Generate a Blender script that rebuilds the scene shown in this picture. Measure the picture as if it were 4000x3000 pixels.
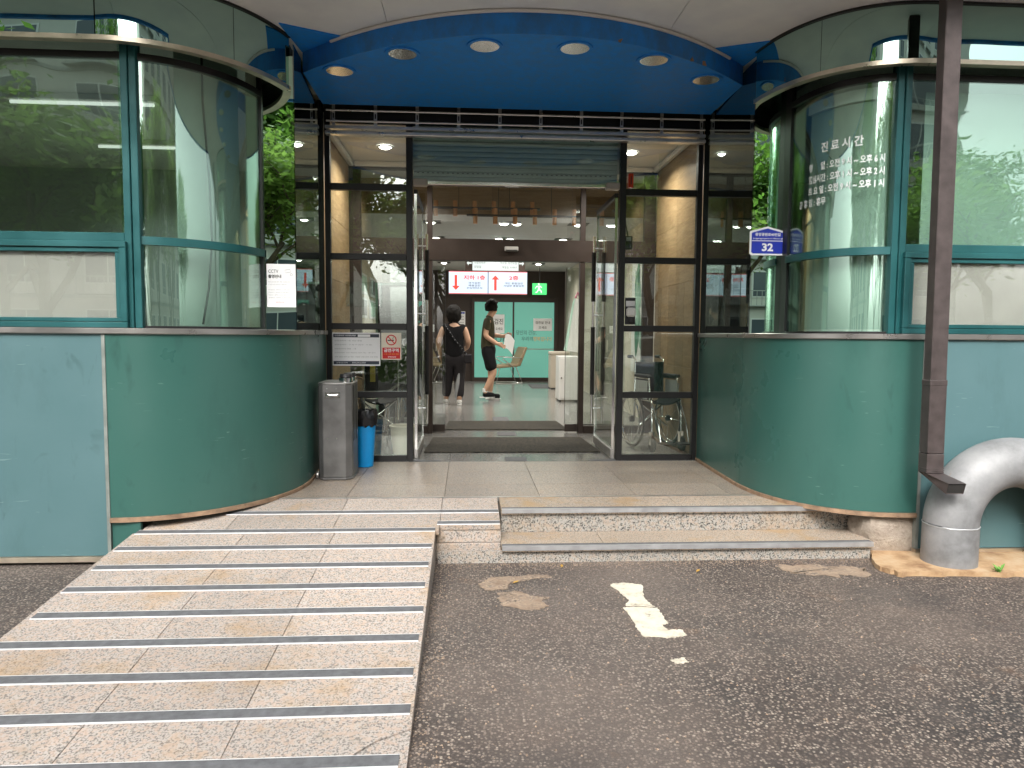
import bpy, bmesh, math, random
from mathutils import Vector, Matrix, Euler
for o in list(bpy.data.objects): bpy.data.objects.remove(o)
S = bpy.context.scene; COL = S.collection
rad = math.radians; PI = math.pi
rnd = random.Random(7)

# ---------------------------------------------------------------- camera, sky, sun, exposure
cam_d = bpy.data.cameras.new('camera'); cam = bpy.data.objects.new('camera', cam_d); COL.objects.link(cam)
cam_d.sensor_width = 36; cam_d.lens = 36*2780/4000; cam_d.clip_start = .05; cam_d.clip_end = 2000
cam.matrix_world = (Matrix.Translation((-.44, 0, 1.42)) @ Matrix.Rotation(rad(-3.6), 4, 'Z')
                    @ Matrix.Rotation(rad(90-4.0), 4, 'X') @ Matrix.Rotation(rad(.42), 4, 'Z'))
S.camera = cam
W = bpy.data.worlds.new('World'); S.world = W; W.use_nodes = True
wn = W.node_tree.nodes; wl = W.node_tree.links
bg = wn['Background']; sky = wn.new('ShaderNodeTexSky'); sky.sky_type = 'NISHITA'; sky.sun_disc = False
SUN_EL, SUN_AZ = rad(40), rad(195)          # azimuth clockwise from +Y
sky.sun_elevation = SUN_EL; sky.sun_rotation = SUN_AZ
sky.air_density = 1.0; sky.dust_density = 6.0; sky.ozone_density = .6
hs = wn.new('ShaderNodeHueSaturation'); hs.inputs['Saturation'].default_value = .18
wl.new(sky.outputs[0], hs.inputs['Color']); wl.new(hs.outputs[0], bg.inputs[0]); bg.inputs[1].default_value = .13
sun_d = bpy.data.lights.new('sun', 'SUN'); sun_d.energy = 1.15; sun_d.angle = rad(35); sun_d.color = (1, .96, .9)
sun = bpy.data.objects.new('sun', sun_d); COL.objects.link(sun)
sd = Vector((math.sin(SUN_AZ)*math.cos(SUN_EL), math.cos(SUN_AZ)*math.cos(SUN_EL), math.sin(SUN_EL)))
sun.rotation_euler = sd.to_track_quat('Z', 'Y').to_euler(); sun.location = (-4, -12, 30)
S.view_settings.view_transform = 'Standard'; S.view_settings.look = 'None'
S.view_settings.exposure = 1.55; S.view_settings.gamma = 1; S.view_settings.use_curve_mapping = False
S.render.engine = 'CYCLES'
S.cycles.max_bounces = 7; S.cycles.transparent_max_bounces = 24; S.cycles.glossy_bounces = 4
S.cycles.diffuse_bounces = 3; S.cycles.transmission_bounces = 8; S.cycles.sample_clamp_indirect = 6
S.cycles.caustics_reflective = False; S.cycles.caustics_refractive = False

# ---------------------------------------------------------------- materials
class NT:
    def __init__(s, name):
        s.m = bpy.data.materials.new(name); s.m.use_nodes = True
        s.n = s.m.node_tree.nodes; s.l = s.m.node_tree.links
        s.p = s.n['Principled BSDF']; s.out = s.n['Material Output']; s._tc = None
    def add(s, t, **k):
        n = s.n.new('ShaderNode'+t)
        for a, v in k.items(): setattr(n, a, v)
        return n
    def tc(s):
        if not s._tc: s._tc = s.add('TexCoord')
        return s._tc.outputs['Object']
    def vec(s, scale=(1, 1, 1), rot=(0, 0, 0)):
        mp = s.add('Mapping'); mp.inputs['Scale'].default_value = scale; mp.inputs['Rotation'].default_value = rot
        s.l.new(s.tc(), mp.inputs[0]); return mp.outputs[0]
    def noise(s, scale, detail=3, rough=.55, vec=None, dist=0):
        n = s.add('TexNoise'); n.inputs['Scale'].default_value = scale; n.inputs['Detail'].default_value = detail
        n.inputs['Roughness'].default_value = rough; n.inputs['Distortion'].default_value = dist
        s.l.new(vec or s.tc(), n.inputs['Vector']); return n.outputs[0]
    def ramp(s, fac, stops, interp='LINEAR'):
        r = s.add('ValToRGB'); cr = r.color_ramp; cr.interpolation = interp
        while len(cr.elements) < len(stops): cr.elements.new(.5)
        for e, (p, c) in zip(cr.elements, stops):
            e.position = p; e.color = (c, c, c, 1) if not hasattr(c, '__len__') else (*c, 1)
        s.l.new(fac, r.inputs[0]); return r.outputs[0]
    def mix(s, fac, a, b, mode='MIX'):
        m = s.add('Mix', data_type='RGBA', blend_type=mode)
        for i, v in ((0, fac), (6, a), (7, b)):
            if hasattr(v, 'is_linked'): s.l.new(v, m.inputs[i])
            elif i == 0: m.inputs[0].default_value = v
            else: m.inputs[i].default_value = (*v, 1)
        return m.outputs[2]
    def set(s, key, v):
        i = s.p.inputs[key]
        if hasattr(v, 'is_linked'): s.l.new(v, i)
        else: i.default_value = (*v, 1) if hasattr(v, '__len__') and len(v) == 3 else v
        return s
    def bump(s, h, strength=.3, dist=.01):
        b = s.add('Bump'); b.inputs['Strength'].default_value = strength; b.inputs['Distance'].default_value = dist
        s.l.new(h, b.inputs['Height']); s.l.new(b.outputs[0], s.p.inputs['Normal']); return s
    def objrand(s):
        return s.add('ObjectInfo').outputs['Random']

M = {}
def plain(name, c, rough=.5, metal=0., spec=.5, var=.0, vs=8., coat=0):
    t = NT(name); t.set('Roughness', rough).set('Metallic', metal).set('Specular IOR Level', spec)
    if coat: t.set('Coat Weight', coat)
    if var:
        n = t.noise(vs, 4); d = tuple(max(0, x*(1-var)) for x in c); l = tuple(min(1, x*(1+var)) for x in c)
        t.set('Base Color', t.mix(t.ramp(n, [(.3, 0.), (.7, 1.)]), d, l))
        t.set('Roughness', t.ramp(n, [(.3, max(0, rough-.08)), (.7, min(1, rough+.1))]))
    else: t.set('Base Color', c)
    M[name] = t.m; return t.m
def glow(name, c, strength):
    t = NT(name); t.set('Base Color', (.02, .02, .02)).set('Emission Color', c).set('Emission Strength', strength); M[name] = t.m
def glass(name, tint, refl, rough=.0, rtint=(1, 1, 1), wav=0.):
    t = NT(name); t.n.remove(t.p)
    tr = t.add('BsdfTransparent'); tr.inputs[0].default_value = (*tint, 1)
    gl = t.add('BsdfGlossy'); gl.inputs['Color'].default_value = (*rtint, 1); gl.inputs['Roughness'].default_value = rough
    if wav:
        b = t.add('Bump'); b.inputs['Strength'].default_value = wav; b.inputs['Distance'].default_value = .02
        t.l.new(t.noise(1.6, 1), b.inputs['Height']); t.l.new(b.outputs[0], gl.inputs['Normal'])
    lw = t.add('LayerWeight'); lw.inputs[0].default_value = .35
    r = t.ramp(lw.outputs['Facing'], [(0, refl), (.55, min(1, refl*1.25+.02)), (1, 1.)])
    mx = t.add('MixShader'); t.l.new(r, mx.inputs[0]); t.l.new(tr.outputs[0], mx.inputs[1]); t.l.new(gl.outputs[0], mx.inputs[2])
    t.l.new(mx.outputs[0], t.out.inputs[0]); M[name] = t.m

def granite(name, light, dark, sc=150, stain=.0, rough=.55, dirt=.25):
    t = NT(name)
    n1 = t.noise(sc, 2, .6); n2 = t.noise(sc*.42, 2, .5); n3 = t.noise(1.3, 4, .6); n4 = t.noise(.9, 3)
    c = t.mix(t.ramp(n1, [(.4, 1.), (.53, 0.)]), light, dark)
    pk = tuple(a*b for a, b in zip(light, (1.1, .93, .82)))
    c = t.mix(t.ramp(n2, [(.48, 0.), (.62, .75)]), c, pk)
    c = t.mix(t.ramp(n3, [(.42, 0.), (.75, dirt)]), c, tuple(x*.45 for x in light))
    if stain:
        n5 = t.noise(2.3, 5, .65)
        c = t.mix(t.ramp(n5, [(.53, 0.), (.7, stain)]), c, (.36, .22, .085))
        n6 = t.noise(3.1, 5, .7, vec=t.vec((1, 1.3, 1), (0, 0, .7)))
        c = t.mix(t.ramp(n6, [(.6, 0.), (.75, stain*.7)]), c, (.2, .17, .11))
    orr = t.ramp(t.objrand(), [(0, .86), (1, 1.06)])
    c = t.mix(1., c, orr, 'MULTIPLY')
    t.set('Base Color', c).set('Roughness', rough)
    t.bump(n1, .25, .004); M[name] = t.m

granite('granite_ramp', (.44, .395, .355), (.16, .145, .13), 120, .6, .75, .4)
granite('granite_landing', (.31, .275, .235), (.075, .065, .055), 110, .12, .38, .25)
granite('granite_tread', (.42, .365, .3), (.16, .13, .1), 130, .85, .65, .35)
granite('granite_riser', (.37, .355, .325), (.045, .043, .04), 110, .3, .5, .3)
granite('granite_lobby', (.26, .265, .26), (.11, .11, .108), 90, 0, .16, .12)

# asphalt with exposed aggregate
t = NT('asphalt')
vo = t.add('TexVoronoi'); vo.inputs['Scale'].default_value = 84; t.l.new(t.tc(), vo.inputs['Vector'])
sep = t.add('SeparateColor'); t.l.new(vo.outputs['Color'], sep.inputs[0])
stone = t.ramp(sep.outputs[0], [(0, (.055, .044, .038)), (.3, (.15, .12, .1)), (.6, (.26, .208, .172)), (.82, (.39, .318, .26)), (.97, (.52, .445, .365))])
gap = t.ramp(vo.outputs['Distance'], [(.30, 0.), (.56, 1.)])
c = t.mix(gap, stone, (.036, .03, .028))
lo = t.noise(.7, 5, .65); c = t.mix(t.ramp(lo, [(.36, 0.), (.66, .6)]), c, (.185, .137, .11))
dk = t.noise(1.1, 5, .6, vec=t.vec((1, 1.6, 1), (0, 0, .4))); c = t.mix(t.ramp(dk, [(.5, 0.), (.74, .6)]), c, (.045, .042, .042))
pl = t.noise(.45, 4, .6, vec=t.vec((1, .7, 1), (0, 0, 1.1))); c = t.mix(t.ramp(pl, [(.48, 0.), (.7, .4)]), c, (.26, .22, .19)); fi = t.noise(300, 2, .6); c = t.mix(t.ramp(fi, [(.35, .5), (.6, 0.)]), c, (.03, .028, .027))
rs = t.noise(1.7, 5, .7); c = t.mix(t.ramp(rs, [(.6, 0.), (.78, .55)]), c, (.2, .11, .06))
t.set('Base Color', c).set('Roughness', t.ramp(sep.outputs[1], [(0, .55), (1, .9)]))
t.bump(vo.outputs['Distance'], -.6, .008); M['asphalt'] = t.m

def panel_green(name, c, pale_tone, fmix, rough):
    t = NT(name)
    n = t.noise(1.1, 5, .6); nz = t.noise(3.5, 5, .7, vec=t.vec((1, 1, .35)))
    col = t.mix(t.ramp(n, [(.3, fmix*.5), (.7, fmix)]), c, pale_tone)
    col = t.mix(t.ramp(nz, [(.55, 0.), (.8, .35)]), col, tuple(x*.55 for x in c))
    sc = t.noise(26, 1, .5, vec=t.vec((.35, .35, 3.2), (.3, .5, .25)), dist=.4)
    scm = t.ramp(t.noise(2.1, 2), [(.5, 0.), (.62, .32)])
    sm2 = t.add('Math', operation='MULTIPLY'); t.l.new(t.ramp(sc, [(.725, 0.), (.75, 1.)]), sm2.inputs[0]); t.l.new(scm, sm2.inputs[1])
    col = t.mix(sm2.outputs[0], col, (.3, .42, .38))
    sc2 = t.noise(7, 3, .6, vec=t.vec((1, 1, .5)), dist=.6)
    col = t.mix(t.ramp(sc2, [(.62, 0.), (.76, .5)]), col, tuple(x*.5 for x in c))
    t.set('Base Color', col).set('Roughness', t.ramp(n, [(.3, rough-.06), (.7, rough+.1)])).set('Specular IOR Level', .6)
    t.bump(t.noise(.9, 2), .03, .05); M[name] = t.m
panel_green('green_panel', (.025, .098, .082), (.058, .15, .128), .4, .3)
panel_green('green_pale', (.05, .122, .128), (.105, .195, .212), .75, .42)  # paler, bluer green used on the flat panels
plain('teal_frame', (.012, .088, .092), .38, 0, .5, .25, 3)
plain('blue_paint', (.02, .27, .82), .55, 0, .4, .12, 20)
t = NT('blue_worn')
n = t.noise(5, 6, .7, vec=t.vec((1, 1, .6))); c = t.mix(t.ramp(n, [(.4, 0.), (.66, .55)]), (.022, .27, .82), (.06, .11, .18))
n2 = t.noise(9, 5, .75); c = t.mix(t.ramp(n2, [(.70, 0.), (.73, .8)]), c, (.45, .45, .45))
t.set('Base Color', c).set('Roughness', .6); M['blue_worn'] = t.m
plain('downlight_white', (.93, .92, .9), .2, .95)
plain('soffit_grey', (.87, .92, .98), .7, 0, .3, .1, 2)
plain('white_paint', (.78, .77, .75), .6, 0, .4, .06, 3)
plain('steel_trim', (.36, .345, .33), .32, .8, .5, .1, 6)
plain('brass_trim', (.66, .58, .46), .33, .85, .5, .15, 8)
plain('rusty_lip', (.3, .2, .13), .7, .2, .4, .4, 14)
plain('seam_trim', (.24, .26, .24), .5, .3, .4, .2, 12)
plain('chrome', (.82, .82, .82), .12, 1.)
plain('brushed_steel', (.5, .49, .48), .36, .9, .5, .2, 9)
plain('bin_steel', (.17, .168, .166), .42, .6, .5, .28, 5)
plain('aluminium', (.7, .7, .71), .45, .15, .5, .15, 12)  # pale, barely metallic: the edges' bright reflection is put into the colour
plain('nosing_metal', (.36, .36, .365), .4, .4, .5, .2, 10)
plain('rail_steel', (.7, .68, .66), .34, .85, .5, .1, 10)
plain('black_frame', (.012, .012, .013), .35)
plain('black_rubber', (.015, .015, .016), .6)
plain('black_plastic', (.02, .02, .022), .4)
plain('grip_grey', (.115, .118, .124), .75, 0, .3, .25, 30)
plain('brown_frame', (.045, .032, .026), .45, 0, .4, .15, 4)
plain('brown_metal', (.085, .068, .066), .42, .3, .5, .2, 16)
plain('galvanized', (.56, .57, .58), .42, .55, .5, .22, 6)
plain('concrete', (.33, .3, .26), .85, 0, .3, .25, 6)
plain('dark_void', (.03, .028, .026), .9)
plain('cream_wall', (.66, .6, .5), .7, 0, .3, .05, 2)
plain('white_ceiling', (.74, .73, .71), .8, 0, .3, .03, 2)
plain('grey_ceiling', (.6, .6, .6), .8)
plain('white_plastic', (.75, .75, .73), .35)
plain('beige_plastic', (.55, .5, .42), .45)
plain('copper', (.78, .38, .17), .28, .7)
plain('paper_white', (.82, .83, .84), .6)
plain('cream_paper', (.8, .74, .62), .5)
plain('navy_print', (.02, .03, .05), .5)
plain('ink', (.02, .02, .022), .6)
plain('ink_grey', (.25, .26, .27), .6)
plain('red_print', (.6, .01, .015), .45)
plain('sign_blue', (.012, .035, .42), .4)
plain('sign_white', (.85, .86, .88), .4)
plain('vinyl_white', (.72, .76, .75), .5)
plain('orange_print', (.8, .3, .03), .5)
plain('blue_plastic', (.005, .3, .72), .35)
plain('bag_black', (.012, .012, .014), .25)
plain('yellow_plastic', (.75, .6, .03), .4)
plain('red_plastic', (.75, .05, .01), .3)
plain('khaki', (.065, .06, .035), .85, 0, .3, .2, 30)
plain('black_cloth', (.008, .008, .009), .9, 0, .2)
plain('dark_cloth', (.022, .02, .022), .9, 0, .2)
plain('skin', (.5, .3, .2), .5)
plain('hair', (.01, .009, .008), .75, 0, .15)
plain('sock_white', (.7, .7, .68), .8)
plain('tan_vinyl', (.3, .23, .14), .45)
plain('pink_plastic', (.75, .25, .35), .5)
plain('mint_wall', (.5, .72, .6), .6)
plain('pale_blind', (.46, .53, .49), .75, 0, .2, .05, 1.5)
plain('frost_panel', (.5, .46, .42), .6, 0, .3, .12, 2)
plain('leaf_print', (.05, .2, .13), .6, 0, .3, .4, 9)
plain('leaf_print_light', (.28, .45, .36), .6)
t = NT('mat_carpet'); n = t.noise(95, 2, .7); t.set('Base Color', t.ramp(n, [(.38, (.008, .008, .008)), (.52, (.028, .025, .02)), (.66, (.13, .11, .075))])).set('Roughness', .95); t.bump(n, .8, .006); M['mat_carpet'] = t.m
t = NT('wood'); n = t.noise(2.2, 4, .6, vec=t.vec((1.2, 1.2, 9)), dist=1.5); n2 = t.noise(20, 3, .6, vec=t.vec((1, 1, 14)))
c = t.ramp(n, [(.25, (.27, .17, .085)), (.5, (.36, .24, .125)), (.75, (.45, .315, .175))]); c = t.mix(t.ramp(n2, [(.5, 0.), (.75, .4)]), c, (.22, .13, .065))
c = t.mix(1., c, t.ramp(t.objrand(), [(0, .8), (1, 1.08)]), 'MULTIPLY'); t.set('Base Color', c).set('Roughness', .45); M['wood'] = t.m
t = NT('rough_stone'); n = t.noise(9, 6, .7); t.set('Base Color', t.ramp(n, [(.3, (.26, .21, .17)), (.7, (.52, .45, .37))])).set('Roughness', .9); t.bump(t.noise(30, 5, .7), 1., .02); M['rough_stone'] = t.m
t = NT('orange_mortar'); n = t.noise(5, 5, .65); t.set('Base Color', t.ramp(n, [(.3, (.22, .12, .06)), (.5, (.44, .29, .16)), (.72, (.52, .41, .28))])).set('Roughness', .9); t.bump(t.noise(25, 4), .4, .01); M['orange_mortar'] = t.m
t = NT('mortar'); n = t.noise(14, 5, .7); t.set('Base Color', t.ramp(n, [(.3, (.2, .14, .1)), (.6, (.37, .28, .2)), (.8, (.42, .34, .26))])).set('Roughness', .9); M['mortar'] = t.m
def breakup(key, lo, hi):
    # aggregate stones showing through a worn thin coat
    t = NT.__new__(NT); t.m = M[key]; t.n = t.m.node_tree.nodes; t.l = t.m.node_tree.links; t.p = t.n['Principled BSDF']; t._tc = None
    src = t.p.inputs['Base Color'].links[0].from_socket; v = t.add('TexVoronoi'); v.inputs['Scale'].default_value = 84; t.l.new(t.tc(), v.inputs['Vector'])
    sp = t.add('SeparateColor'); t.l.new(v.outputs['Color'], sp.inputs[0]); n = t.noise(7, 5, .7); a = t.add('Math', operation='MULTIPLY')
    t.l.new(t.ramp(n, [(lo, 0.), (hi, 1.)]), a.inputs[0]); t.l.new(t.ramp(sp.outputs[0], [(.25, .15), (.6, .95)]), a.inputs[1])
    t.set('Base Color', t.mix(a.outputs[0], src, t.ramp(sp.outputs[1], [(0, (.05, .042, .037)), (1, (.2, .165, .14))])))
breakup('mortar', .42, .62)
t = NT('road_paint'); n = t.noise(12, 5, .7); t.set('Base Color', t.ramp(n, [(.25, (.36, .32, .24)), (.45, (.62, .57, .46)), (.8, (.72, .67, .55))])).set('Roughness', .7); t.bump(n, .3, .004); M['road_paint'] = t.m; breakup('road_paint', .54, .7)
t = NT('pipe_metal'); n = t.noise(4, 5, .65); c = t.ramp(n, [(.3, (.15, .15, .152)), (.5, (.26, .263, .268)), (.72, (.35, .35, .355))])
n2 = t.noise(16, 4, .6, vec=t.vec((1.6, 1.6, .45))); c = t.mix(t.ramp(n2, [(.70, 0.), (.74, .6)]), c, (.16, .19, .27)); n3 = t.noise(3.3, 4, .6, vec=t.vec((2, 2, .5)))
c = t.mix(t.ramp(n3, [(.68, 0.), (.76, .6)]), c, (.4, .2, .1)); t.set('Base Color', c).set('Roughness', .58).set('Metallic', .2); M['pipe_metal'] = t.m

glow('lamp_white', (1, .95, .86), 8.); glow('lamp_warm', (1, .55, .2), 4.); glow('screen_white', (.72, .84, 1.), .42)
glow('screen_red', (.9, .04, .01), .4); glow('exit_green', (.05, .85, .2), .4); glow('exit_light', (.75, 1., .7), .6); glow('lit_sign', (.86, .95, .9), .36)
t = NT('frosted_green')    # lit consulting room behind frosted glass
t.set('Base Color', (.05, .2, .15)).set('Roughness', .25).set('Emission Color', (.26, .66, .52)).set('Emission Strength', .16); M['frosted_green'] = t.m
glass('glass_bay', (.88, .97, .93), .17, 0, (.8, 1, .9), .25)
glass('glass_fascia', (.02, .05, .045), .72, 0, (.5, .72, .64), .15)
glass('glass_mirror', (.05, .10, .07), .92, 0, (.74, 1, .82), .05)
glass('glass_return', (.16, .2, .19), .32, 0, (.85, .95, .9), .05)
glass('glass_front', (.92, .95, .93), .11, 0, (.95, 1, .97), .05)
glass('glass_door', (.88, .93, .9), .09)
glass('glass_clear', (.9, .93, .92), .07)
glass('glass_over', (.86, .93, .9), .09, 0, (.8, .92, .95), .05)
plain('shutter_slat', (.62, .7, .68), .55, .1, .5, .1, 4)
plain('car_silver', (.55, .56, .58), .22, .6, .5, coat=.8)
plain('car_glass', (.015, .018, .02), .05)
plain('tyre', (.02, .02, .02), .8)
plain('window_lamp', (.7, .72, .74), .1, .3)
plain('tail_red', (.5, .01, .01), .2)
t = NT('bark'); n = t.noise(7, 5, .7, vec=t.vec((1, 1, .25))); t.set('Base Color', t.ramp(n, [(.3, (.07, .05, .035)), (.7, (.19, .15, .11))])).set('Roughness', .9); t.bump(n, .7, .03); M['bark'] = t.m
for nm, c1, c2 in (('leaf_a', (.14, .24, .045), (.27, .41, .09)), ('leaf_b', (.09, .19, .035), (.2, .34, .06)), ('leaf_c', (.17, .27, .055), (.31, .44, .11))):
    t = NT(nm); n = t.noise(1.2, 3); c = t.ramp(n, [(.3, c1), (.7, c2)]); t.set('Base Color', c).set('Roughness', .55)
    tl = t.add('BsdfTranslucent'); t.l.new(c, tl.inputs[0]); mx = t.add('MixShader'); mx.inputs[0].default_value = .65
    t.l.new(t.p.outputs[0], mx.inputs[1]); t.l.new(tl.outputs[0], mx.inputs[2]); t.l.new(mx.outputs[0], t.out.inputs[0]); M[nm] = t.m
plain('apartment_wall', (.62, .61, .56), .8, 0, .3, .08, .3)
plain('apartment_band', (.42, .44, .42), .8)
plain('window_glass_far', (.08, .1, .12), .08, 0, .6)
plain('weed_green', (.13, .3, .05), .6)
plain('dry_leaf', (.4, .24, .05), .7)
glow('lamp_tube', (1, .98, .92), .35); glow('lamp_pendant', (1, .86, .62), 9.)

plain('lamp_cap', (.3, .275, .24), .35, .6)
# ---------------------------------------------------------------- helpers
def link(o): COL.objects.link(o); return o
def thing(name, label, cat, loc=(0, 0, 0), group=None, kind=None):
    o = link(bpy.data.objects.new(name, None)); o.location = loc; o.empty_display_size = .1
    if kind: o['kind'] = kind
    else: o['label'] = label; o['category'] = cat
    if group: o['group'] = group
    return o
def tag(o, label, cat, group=None):
    o['label'] = label; o['category'] = cat
    if group: o['group'] = group
    return o
def root(o):
    m = o.matrix_basis.copy()
    while o.parent: o = o.parent; m = o.matrix_basis @ m
    return m
def adopt(o, parent):
    if parent is not None:
        o.parent = parent
        # meshes are written in world coordinates: cancel the parent's whole transform
        m = Matrix.Translation(parent.location) if parent.type == 'EMPTY' else Matrix()
        o.matrix_parent_inverse = m.inverted()
    return o
def from_mesh(me, name, parent=None, kind=None):
    o = link(bpy.data.objects.new(name, me)); adopt(o, parent)
    if kind: o['kind'] = kind
    return o
def smooth(me, ang=40):
    me.shade_smooth()
    try: me.set_sharp_from_angle(angle=rad(ang))
    except Exception: pass
class MB:
    def __init__(s): s.v = []; s.f = []; s.mi = []
    def poly(s, pts, faces, mi=0):
        b = len(s.v); s.v += [tuple(p) for p in pts]
        for f in faces: s.f.append([b+i for i in f]); s.mi.append(mi)
        return s
    def box(s, x0, x1, y0, y1, z0, z1, mi=0):
        p = [(x, y, z) for z in (z0, z1) for y in (y0, y1) for x in (x0, x1)]
        return s.poly(p, [(0, 2, 3, 1), (4, 5, 7, 6), (0, 1, 5, 4), (2, 6, 7, 3), (0, 4, 6, 2), (1, 3, 7, 5)], mi)
    def prism(s, pts, d, mi=0):
        """planar polygon pts swept by vector d"""
        n = len(pts); q = [tuple(Vector(p)+Vector(d)) for p in pts]
        return s.poly(list(pts)+q, [tuple(range(n))[::-1], tuple(range(n, 2*n))]+[(i, (i+1) % n, n+(i+1) % n, n+i) for i in range(n)], mi)
    def tube(s, path, r, seg=8, closed=False, mi=0, caps=True):
        path = [Vector(p) for p in path]; n = len(path); rr = r if hasattr(r, '__len__') else [r]*n
        b = len(s.v); up = None
        for i, p in enumerate(path):
            a = path[(i-1) % n] if (closed or i > 0) else p; c = path[(i+1) % n] if (closed or i < n-1) else p
            t = (c-a).normalized()
            if up is None: up = Vector((0, 0, 1)) if abs(t.z) < .9 else Vector((1, 0, 0))
            x = t.cross(up).normalized(); y = x.cross(t).normalized(); up = y
            for k in range(seg):
                a_ = 2*PI*k/seg; s.v.append(tuple(p+(x*math.cos(a_)+y*math.sin(a_))*rr[i]))
        for i in range(n if closed else n-1):
            j = (i+1) % n
            for k in range(seg):
                l = (k+1) % seg; s.f.append([b+i*seg+k, b+i*seg+l, b+j*seg+l, b+j*seg+k]); s.mi.append(mi)
        if caps and not closed:
            s.f.append([b+k for k in range(seg)][::-1]); s.f.append([b+(n-1)*seg+k for k in range(seg)]); s.mi += [mi, mi]
        return s
    def lathe(s, prof, c, axis='z', seg=20, mi=0, ring=False):
        """prof: (radius, height) list"""
        b = len(s.v); n = len(prof)
        for r, h in prof:
            for k in range(seg):
                a = 2*PI*k/seg; u, w = r*math.cos(a), r*math.sin(a)
                d = {'z': (u, w, h), 'y': (u, h, w), 'x': (h, u, w)}[axis]; s.v.append((c[0]+d[0], c[1]+d[1], c[2]+d[2]))
        for i in range(n if ring else n-1):
            j = (i+1) % n
            for k in range(seg):
                l = (k+1) % seg; s.f.append([b+i*seg+k, b+i*seg+l, b+j*seg+l, b+j*seg+k]); s.mi.append(mi)
        if ring: return s
        if prof[0][0] > 1e-6: s.f.append([b+k for k in range(seg)][::-1]); s.mi.append(mi)
        if prof[-1][0] > 1e-6: s.f.append([b+(n-1)*seg+k for k in range(seg)]); s.mi.append(mi)
        return s
    def wall(s, plan_o, plan_i, z0, z1, mi=0):
        """closed solid between two plan polylines (same length)"""
        n = len(plan_o); z0f = z0 if callable(z0) else (lambda i: z0); b = len(s.v)
        for i in range(n):
            (xo, yo), (xi, yi) = plan_o[i], plan_i[i]
            s.v += [(xo, yo, z0f(i)), (xo, yo, z1), (xi, yi, z1), (xi, yi, z0f(i))]
        for i in range(n-1):
            a = b+4*i; c = a+4
            for k in range(4): l = (k+1) % 4; s.f.append([a+k, a+l, c+l, c+k]); s.mi.append(mi)
        s.f.append([b, b+3, b+2, b+1]); e = b+4*(n-1); s.f.append([e, e+1, e+2, e+3]); s.mi += [mi, mi]
        return s
    def mesh(s, name, mats, sm=0, bev=0):
        me = bpy.data.meshes.new(name); me.from_pydata(s.v, [], s.f)
        for m in (mats if isinstance(mats, (list, tuple)) else [mats]): me.materials.append(M[m])
        me.polygons.foreach_set('material_index', s.mi)
        bm = bmesh.new(); bm.from_mesh(me)
        if bev:
            es = [e for e in bm.edges if len(e.link_faces) == 2 and e.calc_face_angle(0) > .6]
            bmesh.ops.bevel(bm, geom=es, offset=bev, segments=1, affect='EDGES', clamp_overlap=True)
        bmesh.ops.recalc_face_normals(bm, faces=bm.faces)
        bm.to_mesh(me); bm.free()
        if sm: smooth(me, sm)
        return me
    def build(s, name, mats, parent=None, sm=0, bev=0, kind=None):
        return from_mesh(s.mesh(name, mats, sm, bev), name, parent, kind)
def box(name, x0, x1, y0, y1, z0, z1, mat, parent=None, bev=0, kind=None):
    return MB().box(x0, x1, y0, y1, z0, z1).build(name, mat, parent, 0, bev, kind)
def stage(ob):
    if ob.name not in COL.objects: COL.objects.link(ob)
    dg = bpy.context.evaluated_depsgraph_get(); dg.update(); return dg
def text_mesh(body, mat, height=None, width=None, bold=0., align='CENTER', depth=.0, spacing=1., lines=1.):
    cu = bpy.data.curves.new('txt', 'FONT'); cu.body = body; cu.align_x = align; cu.size = 1; cu.offset = bold
    cu.space_character = spacing; cu.space_line = lines; cu.resolution_u = 2
    ob = bpy.data.objects.new('txt', cu)
    me = ob.to_mesh().copy(); ob.to_mesh_clear(); bpy.data.objects.remove(ob)
    me.materials.clear(); me.materials.append(M[mat])
    if len(me.vertices):
        xs = [v.co.x for v in me.vertices]; ys = [v.co.y for v in me.vertices]
        w, h = max(xs)-min(xs), max(ys)-min(ys); sy = height/h if height else None; sx = width/w if width else None
        sx = sx or sy; sy = sy or sx; cy = (max(ys)+min(ys))/2; cx = (max(xs)+min(xs))/2 if align == 'CENTER' else min(xs)
        for v in me.vertices: v.co = ((v.co.x-cx)*sx, (v.co.y-cy)*sy, 0)
    return me
def text(body, mat, parent, fn, name='lettering', **k):
    """fn maps the text's own (u, v) to a world point"""
    me = text_mesh(body, mat, **k)
    for v in me.vertices: v.co = fn(v.co.x, v.co.y)
    return from_mesh(me, name, parent, 'stuff')
def front(x, y, z): return lambda u, v: (x+u, y, z+v)
def copy_tree(o, parent=None):
    c = o.copy(); link(c); c.parent = parent
    for ch in list(o.children): copy_tree(ch, c)
    return c

# ---------------------------------------------------------------- the setting
L = .265                     # landing and interior floor level
def z_ramp(y): return L-.09*(5.0-y)
g = MB().poly([(-300, -300, 0), (300, -300, 0), (300, 4.9, 0), (-300, 4.9, 0)], [(0, 1, 2, 3)]).build('ground', 'asphalt', kind='structure')
box('ground_fill', -300, 300, 4.9, 300, -.6, -.002, 'dark_void', kind='structure')

# landing: granite tiles with open joints over a dark bed
ld = box('landing', -2.3, 2.3, 5.0, 6.40, .02, L-.03, 'concrete', kind='structure')
xs = [-2.3, -1.29, -.6, .08, .78, 1.48, 2.3]; ys = [5.0, 5.42, 5.92, 6.40]
for i in range(6):
    for j in range(3):
        box('floor_tile', xs[i]+.0014, xs[i+1]-.0014, ys[j]+.0014, ys[j+1]-.0014, L-.029, L, 'granite_landing', ld, .001)
box('landing_edge_strip', -1.95, 1.8, 4.982, 4.998, L-.03, L+.002, 'brushed_steel', ld)

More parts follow.
